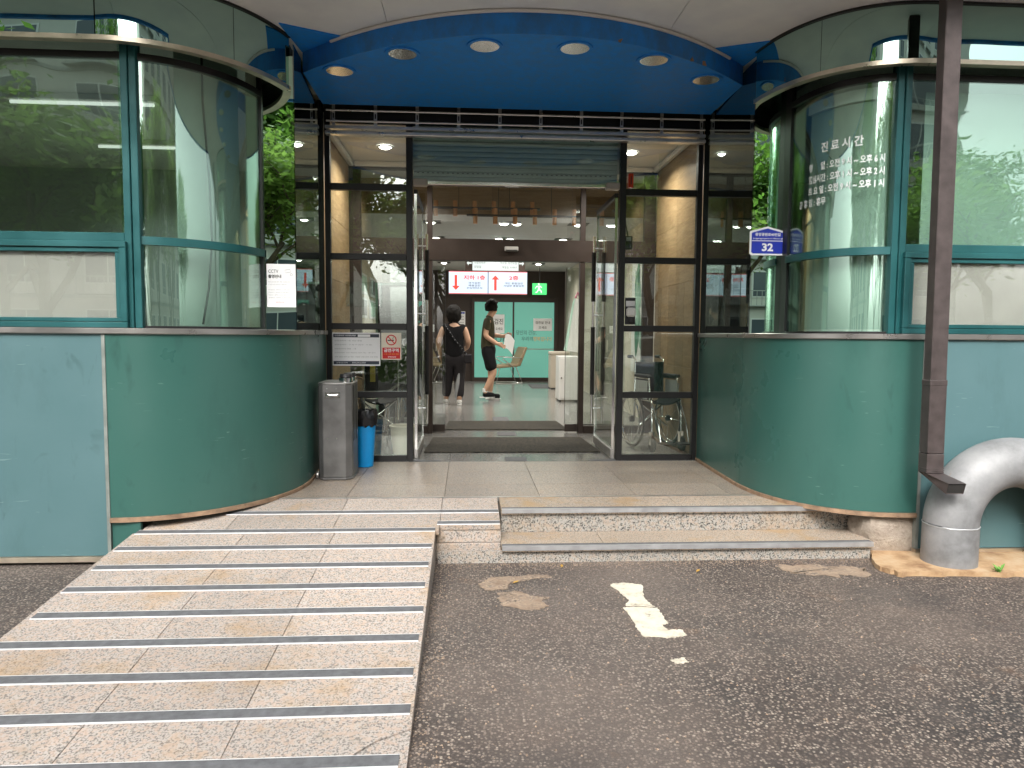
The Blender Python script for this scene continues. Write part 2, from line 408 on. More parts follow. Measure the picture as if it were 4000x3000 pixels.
# right-hand steps
st = thing('entrance_steps', 'two granite steps with metal nosings right of the ramp', 'steps', (1, 4.4, 0))
box('core', -.17, 2.1, 4.66, 4.97, .0, L-.035, 'dark_void', st)
for a, b in ((-.215, 1.0), (1.0, 2.3)):
    box('tread', a+.0012, b-.0012, 4.62, 4.979, L-.034, L, 'granite_tread', st, .002)
    box('riser', a+.0012, b-.0012, 4.641, 4.665, .108, L-.035, 'granite_riser', st)
for a, b in ((-.225, .42), (.42, 1.33), (1.33, 2.165)):
    box('tread', a+.0012, b-.0012, 4.31, 4.638, .075, .109, 'granite_tread', st, .002)
for a, b in ((-.62, .9), (.9, 2.15)):
    box('riser', a+.0012, b-.0012, 4.335, 4.36, -.02, .074, 'granite_riser', st)
def nosing(x0, x1, y, z, parent):
    o = MB().prism([(x0, y-.006, z-.024), (x0, y-.006, z+.004), (x0, y+.014, z+.004), (x0, y+.014, z+.0005), (x0, y-.0005, z+.0005), (x0, y-.0005, z-.024)], (x1-x0, 0, 0)).build('nosing', 'nosing_metal', parent)
    MB().box(x0, x1, y+.0145, y+.05, z+.0005, z+.0035).build('grip_strip', 'grip_grey', o)
nosing(-.21, 1.93, 4.62, L, st); nosing(-.222, 2.15, 4.31, .109, st)

# ramp
rp = thing('access_ramp', 'long granite slab ramp with grey anti-slip strips at left', 'ramp', (-1.5, 3.4, 0))
def slab(x0, x1, y0, y1, xa=None, name='slab'):
    a = .0014; x0b = x0 if xa is None else xa
    p = [(x0b+a, y0+a), (x1-a, y0+a), (x1-a, y1-a), (x0+a, y1-a)]
    m = MB(); m.poly([(x, y, z_ramp(y)-.03) for x, y in p]+[(x, y, z_ramp(y)) for x, y in p], [(3, 2, 1, 0), (4, 5, 6, 7), (0, 1, 5, 4), (1, 2, 6, 5), (2, 3, 7, 6), (3, 0, 4, 7)])
    return m.build(name, 'granite_ramp', rp, 0, .0015)
rx = [-2.45, -1.78, -1.245, -.632]; SY = [4.33-.262*i for i in range(11)]
yrow = [4.35, 4.06, 3.53, 3.01, 2.49, 1.97, 1.9]
for j in range(5):
    for i in range(3):
        if j == 4 and i == 2: continue
        slab(rx[i], rx[i+1], yrow[j+1], yrow[j])
def cracked(pieces):
    for p in pieces:
        n = len(p); m = MB().poly([(x, y, z_ramp(y)-.03) for x, y in p]+[(x, y, z_ramp(y)) for x, y in p],
            [tuple(range(n))[::-1], tuple(range(n, 2*n))]+[(i, (i+1) % n, n+(i+1) % n, n+i) for i in range(n)])
        m.build('slab', 'granite_ramp', rp)
cracked([[(-1.2436, 1.972), (-.80, 1.972), (-.845, 2.13), (-.85, 2.22), (-.81, 2.31), (-.75, 2.37), (-.6334, 2.43), (-.6334, 2.488), (-1.2436, 2.488)],
         [(-.79, 1.972), (-.6334, 1.972), (-.6334, 2.42), (-.745, 2.362), (-.803, 2.304), (-.842, 2.215), (-.837, 2.13)]])
for x0, x1, xa in ((-2.3, -1.92, -2.42), (-1.92, -1.27, None), (-1.27, -.612, None), (-.612, -.226, None)):
    slab(x0, x1, 4.66, 4.98); slab(x0 if xa is None else -2.42, x1, 4.352 if x1 < -.5 else 4.43, 4.66)
MB().prism([(-2.43, 1.9, -.01), (-2.43, 4.98, -.01), (-2.43, 4.98, z_ramp(4.98)-.031), (-2.43, 1.9, z_ramp(1.9)-.031)], (1.78, 0, 0)).build('core', 'concrete', rp)
MB().prism([(-.648, 4.45, -.01), (-.648, 4.98, -.01), (-.648, 4.98, z_ramp(4.98)-.031), (-.648, 4.45, z_ramp(4.45)-.031)], (.42, 0, 0)).build('core', 'concrete', rp)
MB().prism([(-.648, 1.93, -.01), (-.648, 4.36, -.01), (-.648, 4.36, z_ramp(4.36)-.032), (-.648, 1.93, z_ramp(1.93)-.032)], (.014, 0, 0)).build('side_slab', 'granite_riser', rp)
box('riser', -.63, -.226, 4.437, 4.449, .105, z_ramp(4.44)-.032, 'granite_ramp', rp)
box('riser', -.63, -.226, 4.415, 4.449, .0, .1, 'granite_ramp', rp, .003)
def strip(x0, x1, y, dy=0.):
    w = .06; zz = z_ramp(y)+.0005; k = .09
    def bar(ya, yb, h, nm, mt, par):
        m = MB(); p = [(x0, ya), (x1, ya+dy), (x1, yb+dy), (x0, yb)]
        m.poly([(x, yy, z_ramp(yy)+.0006) for x, yy in p]+[(x, yy, z_ramp(yy)+h) for x, yy in p], [(3, 2, 1, 0), (4, 5, 6, 7), (0, 1, 5, 4), (1, 2, 6, 5), (2, 3, 7, 6), (3, 0, 4, 7)])
        return m.build(nm, mt, par)
    o = bar(y+.0055, y+w, .0045, 'grip_strip', 'grip_grey', rp); bar(y, y+.005, .0055, 'metal_edge', 'aluminium', o); bar(y+w+.0006, y+w+.0025, .005, 'metal_edge', 'aluminium', o)
for i, y in enumerate(SY[1:]):
    x1 = -.645-(.004*(i % 3)); strip(-2.43+.01*(i % 2), x1-(.012 if i > 6 else 0), y+rnd.uniform(-.006, .006), rnd.uniform(-.004, .014))
strip(-2.43, -.636, 4.325); strip(-.628, -.23, 4.44); strip(-2.0, -.23, 4.655)

# patches on the asphalt
def blob(pts, z, h, mat, name, label, cat, jag=.02, sub=9):
    q = []
    for i, p in enumerate(pts):
        a, b = Vector(p), Vector(pts[(i+1) % len(pts)])
        for k in range(sub):
            c = a.lerp(b, k/sub); jj = jag*.75; w_ = math.sin(31*c.x+17*c.y)*jag*.6; q.append((c.x+rnd.uniform(-jj, jj)+w_, c.y+rnd.uniform(-jj, jj)-w_, z))
    o = MB().prism(q, (0, 0, h)).build(name, mat); tag(o, label, cat); return o
blob([(.37, 3.92), (.46, 3.94), (.55, 3.91), (.53, 3.75), (.52, 3.66), (.535, 3.585), (.40, 3.60), (.43, 3.68), (.41, 3.75)], .001, .004, 'road_paint', 'paint_mark', 'worn cream road paint patch, the one nearer the steps', 'paint mark', .007)
blob([(.375, 3.57), (.46, 3.575), (.545, 3.565), (.55, 3.43), (.555, 3.36), (.515, 3.34), (.525, 3.285), (.60, 3.28), (.605, 3.215), (.50, 3.205), (.40, 3.215), (.385, 3.33)], .001, .004, 'road_paint', 'paint_mark', 'worn cream road paint patch, the one farther from the steps', 'paint mark', .007)
blob([(.45, 2.98), (.52, 2.985), (.53, 2.95), (.46, 2.94)], .001, .004, 'road_paint', 'paint_mark', 'small oblong cream paint crumb on the asphalt', 'paint mark', .008)
blob([(-.37, 3.95), (-.33, 4.05), (-.2, 4.08), (.03, 4.1), (.05, 4.06), (-.1, 4.02), (-.19, 3.97), (-.22, 3.88), (-.33, 3.86)], .0008, .003, 'mortar', 'mortar_patch', 'beige mortar smear on asphalt just before the steps', 'mortar patch', .013)
blob([(-.27, 3.82), (-.17, 3.84), (-.08, 3.76), (.0, 3.74), (-.04, 3.68), (.0, 3.6), (-.12, 3.57), (-.25, 3.63)], .0008, .003, 'mortar', 'mortar_patch', 'rounded tan mortar smear on asphalt nearer the viewer', 'mortar patch', .013)
blob([(1.5, 4.22), (1.8, 4.2), (2.0, 4.15), (1.98, 4.02), (1.75, 4.0), (1.5, 4.07)], .0008, .003, 'mortar', 'mortar_patch', 'long greyish mortar smear at the foot of the steps', 'mortar patch', .03)
cs = blob([(2.17, 4.40), (2.06, 4.1), (2.12, 3.98), (2.5, 3.97), (3.0, 3.93), (4.2, 3.9), (4.2, 4.45), (2.17, 4.45)], .0005, .03, 'orange_mortar', 'mortar_bed', 'orange-stained mortar bed around the foot of the big grey pipe', 'mortar bed', .012, 6)

# loose grit gathered along the steps and the ramp side
gm = MB(); rg = random.Random(12)
def pebble(x, y, z, r):
    a = rg.uniform(0, 6.3); q = [(x+r*math.cos(a+k*2.09)*rg.uniform(.7, 1.2), y+r*math.sin(a+k*2.09)*rg.uniform(.7, 1.2), z) for k in range(3)]
    gm.poly(q+[(x, y, z+r*rg.uniform(.6, 1.1))], [(0, 1, 3), (1, 2, 3), (2, 0, 3)])
for k in range(900):
    d = abs(rg.gauss(0, .06)); x = rg.uniform(-.6, 2.15); pebble(x, 4.325-d, 0, rg.uniform(.002, .006))
for k in range(500): pebble(-.628+abs(rg.gauss(0, .05)), rg.uniform(1.9, 4.3), 0, rg.uniform(.002, .006))
for k in range(900): pebble(rg.uniform(-.6, 3.2), rg.uniform(1.9, 4.2), 0, rg.uniform(.003, .008))
gm.build('grit', 'mortar', None, 0, 0, 'stuff')
# ---------------------------------------------------------------- curved bays
BAY = {-1: dict(cx=2.6, cy=5.5, rx=.95, ry=1.1, n=2.0, seam=80), 1: dict(cx=2.45, cy=5.35, rx=.81, ry=1.0, n=2.3, seam=87)}
def plan(s, t, off=0.):
    b = BAY[s]; t = rad(min(max(t, 0), 90)); n = b['n']
    u = math.sin(t)**(2/n); v = math.cos(t)**(2/n) if t < PI/2-1e-6 else 0.
    gx, gy = u**(n-1)/b['rx'], v**(n-1)/b['ry']; gl = math.hypot(gx, gy); gx /= gl; gy /= gl
    return (s*(b['cx']-b['rx']*u+gx*off), b['cy']-b['ry']*v+gy*off)
def arc(s, t0, t1, off=0., n=28): return [plan(s, t0+(t1-t0)*i/n, off) for i in range(n+1)]
TW = {-1: 70, 1: 77}; OE = {-1: .19, 1: .235}
def woff(s, t): return .135+(OE[s]-.135)*max(0, (t-25)/(TW[s]-25))**1.5 if t > 25 else .135
def warc(s, t0, t1, d=0., n=34): return [plan(s, t0+(t1-t0)*i/n, woff(s, t0+(t1-t0)*i/n)+d) for i in range(n+1)]
XW = 7.2; YM = 5.19; YF = 6.44
def bay(s):
    b = BAY[s]; yf = b['cy']-b['ry']; xi = b['cx']-b['rx']; sm = b['seam']
    side = 'left' if s < 0 else 'right'; other = 'right' if s < 0 else 'left'
    T = thing('curved_bay', f'{side} green panelled bay with curved window, '+('notice sheet and dark gap under it' if s < 0 else 'opening hours lettering and blue number plate'), 'bay', (s*2.6, yf, 0))
    # base panels
    MB().wall(arc(s, 0, sm-.12), arc(s, 0, sm-.12, .03), .29, 1.404).build('base_panel', 'green_panel', T, 30)
    ret = arc(s, sm+.12, 90, 0, 6)+[(s*(xi+.02), 5.9), (s*(xi+.045), YF-.006)]
    reti = arc(s, sm+.12, 90, .03, 6)+[(s*(xi+.05), 5.9), (s*(xi+.075), YF-.006)]
    MB().wall(ret, reti, .29, 1.404).build('base_panel', 'green_panel', T, 30)
    MB().wall(arc(s, sm-.1, sm+.1, .002, 1), arc(s, sm-.1, sm+.1, .03, 1), .29, 1.404).build('seam_trim', 'seam_trim', T)
    x0, x1 = s*b['cx'], s*(b['cx']+1.95)
    for a, c in ((b['cx']+.022, b['cx']+1.93), (b['cx']+1.955, XW)):
        box('base_panel', *sorted((s*a, s*c)), yf+.003, yf+.03, .055, 1.404, 'green_pale', T)
    for a in (b['cx']+.001, b['cx']+1.933): box('seam_trim', *sorted((s*a, s*(a+.02))), yf-.004, yf+.03, .055, 1.404, 'seam_trim', T)
    box('bottom_trim', *sorted((s*(b['cx']+.0), s*XW)), yf-.012, yf+.03, .02, .052, 'brass_trim', T)
    box('base_panel', *sorted((s*(b['cx']-.17), s*(b['cx']-.002))), yf+.012, yf+.035, .02, .258, 'green_panel', T) if s < 0 else None
    lp = arc(s, 0, 90, -.014)+[(s*(xi+.006), 5.9), (s*(xi+.031), YF-.02)]; lpi = arc(s, 0, 90, .04)+[(s*(xi+.06), 5.9), (s*(xi+.085), YF-.02)]
    MB().wall(lp, lpi, .262, .289).build('bottom_lip', 'rusty_lip', T, 30)
    # dark plinth painted near-black, standing in for the shaded void under the lip
    MB().wall(arc(s, 0, 90, .42), arc(s, 0, 90, .5), 0, .26).build('void_backdrop', 'dark_void', T)
    # sill
    so = [(s*XW, yf-.018)]+arc(s, 0, 90, -.018)+[(s*(xi+.0), 5.9), (s*(xi+.026), YF-.012)]
    si = [(s*XW, yf+.2)]+arc(s, 0, 90, .2)+[(s*(xi+.2), 5.9), (s*(xi+.22), YF-.012)]
    MB().wall(so, si, 1.405, 1.44).build('sill', 'steel_trim', T, 30, .004)
    # curved window
    tw = TW[s]; to = .135
    cwn = thing_part('curved_window', T)
    for z0, z1 in ((1.441, 1.951), (2.003, 3.052), (3.094, 3.30)):
        MB().wall(warc(s, 4, tw, 0), warc(s, 4, tw, +.008), z0, z1).build('pane', 'glass_bay', cwn, 30)
    MB().wall(warc(s, 3, tw, -.022), warc(s, 3, tw, +.03), 1.952, 2.002).build('transom', 'teal_frame', cwn, 30)
    MB().wall(warc(s, 3, tw, -.012), warc(s, 3, tw, +.03), 3.053, 3.093).build('transom', 'black_frame', cwn, 30)
    MB().wall(warc(s, 3, tw, -.012), warc(s, 3, tw, +.03), 1.4405, 1.455).build('transom', 'black_frame', cwn, 30)
    # mullion pair beside the flat window
    wy = yf+to; xm = b['cx']-.17
    box('mullion', *sorted((s*(xm+.046), s*(xm+.088))), wy-.03, wy+.05, 1.441, 3.30, 'teal_frame', T, .003)
    box('mullion', *sorted((s*(xm), s*(xm+.043))), wy-.02, wy+.05, 1.441, 3.30, 'teal_frame', T, .003)
    e = plan(s, tw, OE[s])
    box('corner_post', *sorted((s*(abs(e[0])-.012), s*(abs(e[0])+.02))), min(e[1], YM)-.012, YM+.03, 1.441, 3.34, 'black_frame', T)
    # mirror strip facing the street and dark return beside the entrance
    sx0 = xi+.012; sx1 = abs(e[0])-.0125
    box('mirror_pane', *sorted((s*sx0, s*sx1)), YM, YM+.01, 1.441, 3.34, 'glass_mirror', T)
    box('backing', *sorted((s*(sx0+.01), s*sx1)), YM+.012, YM+.03, 1.441, 3.34, 'black_frame', T)
    ro = [(s*(xi+.004), YM-.0), (s*(xi+.026), 5.9), (s*(xi+.05), YF-.003)]; ri = [(s*(xi+.012), YM), (s*(xi+.034), 5.9), (s*(xi+.058), YF-.003)]
    MB().wall(ro, ri, 1.441, 3.42).build('return_pane', 'glass_return', T)
    ro2 = [(x+s*.03, y+.015) for x, y in ro]; MB().wall(ro2, [(x+s*.02, y) for x, y in ro2], 1.441, 3.42).build('backing', 'black_frame', T)
    # flat window beside it: big fixed pane above, frosted slider below
    fw = thing_part('window', T); xa, xb = b['cx']-.08, XW
    def fb(name, a, c, y0, y1, z0, z1, m, par, bev=0): return box(name, *sorted((s*a, s*c)), y0, y1, z0, z1, m, par, bev)
    fb('pane', xa, xb, wy, wy+.008, 2.02, 3.05, 'glass_bay', fw); fb('pane', xa, xb, wy, wy+.008, 3.092, 3.30, 'glass_bay', fw)
    fb('head_bar', xa, xb, wy-.012, wy+.03, 3.052, 3.09, 'black_frame', fw)
    fb('frame', xa, xb, wy-.022, wy+.03, 1.966, 2.018, 'teal_frame', fw, .004)
    sl = thing_part('sliding_window', T); y0 = wy-.05
    fb('frame', xa-.02, xb, y0-.012, y0+.06, 1.925, 1.964, 'teal_frame', sl, .004); fb('frame', xa-.02, xb, y0-.012, y0+.06, 1.4405, 1.476, 'teal_frame', sl, .004)
    fb('frame', xa-.02, xa+.022, y0-.012, y0+.06, 1.477, 1.924, 'teal_frame', sl, .004)
    fb('sash', xa+.024, xb, y0+.0, y0+.04, 1.897, 1.923, 'teal_frame', sl, .003); fb('sash', xa+.024, xb, y0+.0, y0+.04, 1.478, 1.502, 'teal_frame', sl, .003)
    fb('sash', xa+.024, xa+.05, y0+.0, y0+.04, 1.503, 1.896, 'teal_frame', sl, .003)
    fb('pane', xa+.051, xb, y0+.015, y0+.022, 1.503, 1.896, 'glass_clear', sl)
    fb('frosted_film', xa+.051, xb, y0+.026, y0+.03, 1.503, 1.896, 'frost_panel', sl)
    fb('meeting_stile', xa+.56, xa+.60, y0+.031, y0+.05, 1.503, 1.896, 'white_plastic', sl)
    # fascia of dark reflective glass over the windows
    tend = next(t for t in range(60, 91) if plan(s, t)[1] > YM-.004)
    for t0, t1 in ((.2, 45.8), (46, tend)):
        MB().wall(arc(s, t0, t1, 0), arc(s, t0, t1, .012), 3.135, 3.462).build('fascia_panel', 'glass_fascia', T, 30)
    MB().wall(arc(s, 0, tend, .014), arc(s, 0, tend, .03), 3.13, 3.47).build('fascia_backing', 'black_frame', T, 30)
    for a, c in ((b['cx']+.004, b['cx']+1.94), (b['cx']+1.946, XW)):
        box('fascia_panel', *sorted((s*a, s*c)), yf, yf+.012, 3.135, 3.462, 'glass_fascia', T)
    box('fascia_backing', *sorted((s*(b['cx']+.0), s*XW)), yf+.014, yf+.03, 3.13, 3.47, 'black_frame', T)
    MB().wall([(s*XW, yf-.014)]+arc(s, 0, tend, -.014), [(s*XW, yf+.04)]+arc(s, 0, tend, .04), 3.105, 3.133).build('fascia_trim', 'brass_trim', T, 30)
    MB().wall([(s*XW, yf-.012)]+arc(s, 0, tend, -.012), [(s*XW, yf+.03)]+arc(s, 0, tend, .03), 3.464, 3.478).build('fascia_cap', 'black_frame', T, 30)
    MB().wall([(s*XW, yf+.032)]+arc(s, 0, tend, .032), [(s*XW, yf+.5)]+arc(s, 0, tend, .5), 3.302, 3.34).build('soffit', 'black_frame', T, 30)
    return T
def thing_part(name, T):
    """a named part that only groups its own pieces: realised as an Empty child"""
    o = link(bpy.data.objects.new(name, None)); o.empty_display_size = .05; o.location = (0, 0, 0); adopt(o, T); return o
_adopt = adopt
def adopt(o, parent):
    if parent is not None and parent.type == 'EMPTY' and parent.parent is not None:
        o.parent = parent; o.matrix_parent_inverse = Matrix(); return o     # grouping Empty sits at the world origin
    return _adopt(o, parent)
bayL = bay(-1); bayR = bay(1)

# blinds and a hanging cable behind the bay glass
bl = MB().wall(warc(1, 9, 64, .06, 20), warc(1, 9, 64, .064, 20), 1.47, 2.95).build('roller_blind', 'pale_blind', None, 30); tag(bl, 'pale roller blind behind the right curved window', 'blind')
MB().wall(warc(1, 9, 64, .055, 20), warc(1, 9, 64, .07, 20), 1.452, 1.469).build('bottom_bar', 'white_plastic', bl, 30); MB().wall(warc(1, 8, 65, .04, 20), warc(1, 8, 65, .11, 20), 2.955, 3.03).build('cassette', 'white_plastic', bl, 30)
bl = box('roller_blind', 2.55, 4.4, 4.60, 4.604, 1.98, 3.02, 'pale_blind'); tag(bl, 'wide pale blind behind the flat window at far right', 'blind'); box('bottom_bar', 2.55, 4.4, 4.594, 4.61, 1.965, 1.979, 'white_plastic', bl)
bl = MB().wall(warc(-1, 27, 62, .10, 12), warc(-1, 27, 62, .104, 12), 1.46, 3.2).build('roller_blind', 'pale_blind', None, 30); tag(bl, 'narrow pale blind behind the left curved window', 'blind')
px = [plan(-1, 39, .20), plan(-1, 41, .19), plan(-1, 42, .2), plan(-1, 40, .2), plan(-1, 37, .2)]
cb = MB().tube([(*px[0], 3.2), (*px[0], 2.9), (*px[1], 2.4), (*px[2], 2.0), (*px[3], 1.7), (*px[4], 1.47)], .007, 6).build('cable', 'black_rubber', None, 60); tag(cb, 'thin black cable hanging behind the left curved glass', 'cable')

# hours lettering follows the curved glass
def bend(s, x0, z, dd):
    # arc-length table along the window curve, u measured from x0 (camera-left to right)
    tab = []; d = 0; p = plan(s, 70, woff(s, 70)+dd)
    for i in range(701):
        q = plan(s, 70-.1*i, woff(s, 70-.1*i)+dd); d += math.hypot(q[0]-p[0], q[1]-p[1]); p = q; tab.append((d, q))
    base = min(tab, key=lambda e: abs(e[1][0]-x0))[0]
    def f(u, v):
        w = base+u; e = min(tab, key=lambda e: abs(e[0]-w)); return (e[1][0], e[1][1], z+v)
    return f
hrs = bayR
LT = [('진 료 시 간', 2.01, 2.69, .068, .28), ('평      일 : 오전 9 시 ~ 오후 6 시', 2.02, 2.57, .054, .51),
      ('점심시간 : 오후 1 시 ~ 오후 2 시', 2.02, 2.49, .054, .51), ('토 요 일 : 오전 9 시 ~ 오후 1 시', 2.02, 2.412, .054, .51)]
for body, x, z, h, w in LT: text(body, 'vinyl_white', bayR, bend(1, x, z, -.007), height=h, width=w, bold=.03)
text('공 휴 일 : 휴무', 'vinyl_white', bayR, bend(1, 1.915, 2.335, -.007), height=.054, width=.24, bold=.03)

# ---------------------------------------------------------------- canopy over the entrance
cp = thing('entrance_canopy', 'grey canopy soffit with blue curved bulkhead over the entrance', 'canopy', (0, 4.6, 3.33))
def front_edge(x):
    r = 2.1
    return min(3.82, 4.9-math.sqrt(max(0, r*r-x*x))) if abs(x) < r else 3.82
seams = [-XW, -4.8, -2.6, -.98, .92, 2.62, 4.8, XW]
for a, c in zip(seams, seams[1:]):
    n = 14; xs_ = [a+.002+(c-a-.004)*i/n for i in range(n+1)]
    MB().wall([(x, front_edge(x)) for x in xs_], [(x, 4.33) for x in xs_], 3.48, 3.50).build('soffit_panel', 'soffit_grey', cp)
    MB().box(a+.002, c-.002, 4.334, 6.43, 3.48, 3.50).build('soffit_panel', 'soffit_grey', cp)
xs_ = [-XW+2*XW*i/96 for i in range(97)]
MB().wall([(x, front_edge(x)-.03) for x in xs_], [(x, front_edge(x)-.001) for x in xs_], 3.46, 3.78).build('edge_band', 'blue_worn', cp, 30)
MB().wall([(x, front_edge(x)) for x in xs_], [(x, 4.46) for x in xs_], 3.70, 3.74).build('roof', 'soffit_grey', cp)
def arch_y(x): return 4.655+.82*abs(x/1.66)**2.05
ax = [-1.655+3.31*i/40 for i in range(41)]
sof = MB().wall([(x, arch_y(x)+.012) for x in ax], [(x, 6.19) for x in ax], 3.33, 3.35)
DL = [(-1.376, 5.405), (-.889, 5.047), (-.331, 4.87), (.27, 4.86), (.846, 5.019), (1.333, 5.363)]
so = sof.build('blue_soffit', 'blue_paint', cp)
cut = MB()
for x, y in DL: cut.lathe([(.098, 3.2), (.098, 3.5)], (x, y, 0), 'z', 28)
co = cut.build('cut', 'blue_paint'); bm_ = so.modifiers.new('b', 'BOOLEAN'); bm_.object = co; bm_.operation = 'DIFFERENCE'; bm_.solver = 'EXACT'
dg = stage(so); nm = bpy.data.meshes.new_from_object(so.evaluated_get(dg)); so.modifiers.clear(); so.data = nm; bpy.data.objects.remove(co)
MB().wall([(x, arch_y(x)) for x in ax], [(x, arch_y(x)+.011) for x in ax], 3.328, 3.478).build('bulkhead_face', 'blue_worn', cp, 30)
MB().tube([(x, arch_y(x)-.008, 3.467) for x in ax[3:-2]], .012, 6).build('white_bead', 'white_paint', cp, 50)
for s in (-1, 1):
    MB().prism([(s*1.70, 4.98, 3.470), (s*1.32, 5.16, 3.470), (s*1.655, 5.46, 3.470)], (0, 0, .008)).build('corner_panel', 'blue_paint', cp)
# rust chips hanging from the bulkhead edge
for x, dz in ((.55, .0), (1.10, .0), (1.22, .0)):
    q = [(x+rnd.uniform(-.03, .03), arch_y(x)-.004, 3.33+rnd.uniform(-.012, .03)) for _ in range(6)]; c = (x, arch_y(x)-.004, 3.34)
    q.sort(key=lambda p: math.atan2(p[2]-c[2], p[0]-c[0])); MB().prism(q, (0, .003, 0)).build('rust_chip', 'rusty_lip', cp)
for i, (x, y) in enumerate(DL):
    pos = ['leftmost', 'second from the left', 'third from the left', 'third from the right', 'second from the right', 'rightmost'][i]
    d = thing('downlight', f'recessed round downlight in the blue soffit, {pos} of six', 'downlight', (x, y, 3.33), 'downlights in the blue soffit')
    MB().lathe([(.096, 3.321), (.118, 3.320), (.12, 3.3295), (.096, 3.3295)], (x, y, 0), 'z', 32, 0, True).build('trim_ring', 'blue_paint', d, 40)
    MB().lathe([(.0955, 3.322), (.094, 3.352), (.086, 3.364)], (x, y, 0), 'z', 32, 0).build('reflector', 'downlight_white', d, 60); MB().lathe([(.0, 3.3625), (.0865, 3.3625), (.0865, 3.3645), (.0, 3.3645)], (x, y, 0), 'z', 32).build('cap_plate', 'lamp_cap', d)
    MB().lathe([(.0, 3.338), (.024, 3.342), (.03, 3.352), (.026, 3.362), (.0, 3.3624)], (x, y, 0), 'z', 16).build('bulb', 'sign_white', d, 60)

# out-of-view upper mass, added to keep sky light off rooms and forecourt
bd = thing('unseen_upper_storeys', 'unseen upper storeys added to block sky light above the green bays', 'building', (0, 10, 0))
box('sky_block_wall', -XW, XW, 4.46, 19.5, 3.51, 11, 'cream_wall', bd)
for i in range(5):
    for j in range(2):
        x = -6+2.5*i; z = 5+3*j; w = box('upper_window', x, x+1.7, 4.43, 4.459, z, z+1.4, 'window_glass_far', bd); box('frame', x-.05, x+1.75, 4.44, 4.4585, z-.06, z-.001, 'teal_frame', w)

# ---------------------------------------------------------------- glazed front
sf = thing('glass_shopfront', 'black framed glass front with tall side lights around the doors', 'shopfront', (0, YF, L))
XL, XR, DP = -1.695, 1.685, .955
def fr(x0, x1, z0, z1, y0=YF, y1=YF+.06, m='black_frame', nm='frame_bar', bev=.003): return box(nm, x0, x1, y0, y1, z0, z1, m, sf, bev)
for x in (XL, XR-.045): fr(x, x+.045, L, 3.44)
for x in (-.985, .93): fr(x, x+.055, L, 3.44, YF-.005, YF+.065)
ZB = [(L, L+.05), (.842, .898), (1.452, 1.508), (2.07, 2.126), (2.678, 2.735)]
for xa, xb in ((XL+.046, -.986), (.986, XR-.046)):
    for z0, z1 in ZB: fr(xa, xb, z0, z1)
    for k in range(5):
        z0 = ZB[k][1]+.001; z1 = ZB[k+1][0]-.001 if k < 4 else 3.24
        fr(xa, xb, z0, z1, YF+.022, YF+.032, 'glass_front', 'pane', 0)
# over the doors: glass, shutter curtain behind, header rail and patch fittings
fr(-.929, .929, 2.772, 3.24, YF+.022, YF+.032, 'glass_over', 'pane', 0)
box('header_rail', -.80, .80, YF-.01, YF+.05, 2.735, 2.77, 'chrome', sf, .006)
for s in (-1, 1): box('patch_fitting', *sorted((s*.925, s*.80)), YF-.02, YF+.055, 2.722, 2.785, 'beige_plastic', sf, .008)
sh = thing('roller_shutter', 'half raised grey roller shutter behind the glass over the doors', 'shutter', (0, 6.62, 2.78))
for k in range(10): MB().prism([(-.93, 6.60, 2.80+.045*k), (-.93, 6.592, 2.815+.045*k), (-.93, 6.592, 2.835+.045*k), (-.93, 6.60, 2.843+.045*k), (-.93, 6.615, 2.843+.045*k), (-.93, 6.615, 2.80+.045*k)], (1.86, 0, 0)).build('slat', 'shutter_slat', sh)
MB().box(-.93, .93, 6.585, 6.62, 2.772, 2.797).build('bottom_bar', 'brushed_steel', sh)
for k in range(40): MB().box(-.9+.045*k, -.9+.045*k+.02, 6.583, 6.5845, 2.868, 2.874).build('slot', 'black_frame', sh) if k % 1 == 0 else None
box('housing', -1.0, 1.0, 6.63, 6.95, 2.9, 3.31, 'white_ceiling', sh)
# rail of chrome bars above the glass
rl = thing('shutter_rail', 'row of chrome bars on slotted brackets above the glass front', 'rail', (0, 6.38, 3.14))
box('backing', -1.63, 1.63, YF-.012, YF+.02, 3.245, 3.44, 'black_frame', rl)
for z in (3.333, 3.243): MB().tube([(-1.66, 6.355, z), (1.665, 6.355, z)], .0085, 10).build('bar', 'rail_steel', rl, 50)
box('flat_bar', -1.67, 1.67, 6.345, 6.40, 3.178, 3.205, 'rail_steel', rl, .003); box('flat_bar', -1.67, 1.67, 6.335, 6.41, 3.128, 3.158, 'rail_steel', rl, .006)
for k in range(10):
    x = -1.60+.3595*k
    MB().box(x-.014, x+.014, 6.366, 6.372, 3.21, 3.40).build('bracket', 'rail_steel', rl); MB().box(x-.005, x+.005, 6.3635, 6.3655, 3.27, 3.31).build('bracket_slot', 'black_frame', rl)
# ---------------------------------------------------------------- interior shell
YI, YB = 8.22, 17.5
fl = box('vestibule_floor', -1.80, 1.80, 6.401, 8.0, -.1, L-.03, 'concrete', kind='structure')
fx = [-1.80, -1.28, -.6, .08, .78, 1.3, 1.8]; fy = [6.403, 6.79, 7.39, 7.998]
for i in range(6):
    for j in range(3): box('floor_tile', fx[i]+.001, fx[i+1]-.001, fy[j]+.001, fy[j+1]-.001, L-.029, L, 'granite_lobby', fl, .001)
lf = box('lobby_floor', -2.2, 2.0, 8.0, YB+.3, -.1, L-.03, 'concrete', kind='structure')
for i in range(5):
    for j in range(8):
        x0 = -2.2+.84*i; y0 = 8.0+1.2*j; box('floor_tile', x0+.001, x0+.839, y0+.001, min(y0+1.199, YB+.2), L-.029, L, 'granite_lobby', lf)
wl_ = box('wall_left', -1.95, -1.78, 6.5, YI, 0, 3.5, 'brown_frame', kind='structure'); wr_ = box('wall_right', 1.74, 1.9, 6.5, YI, 0, 3.5, 'brown_frame', kind='structure')
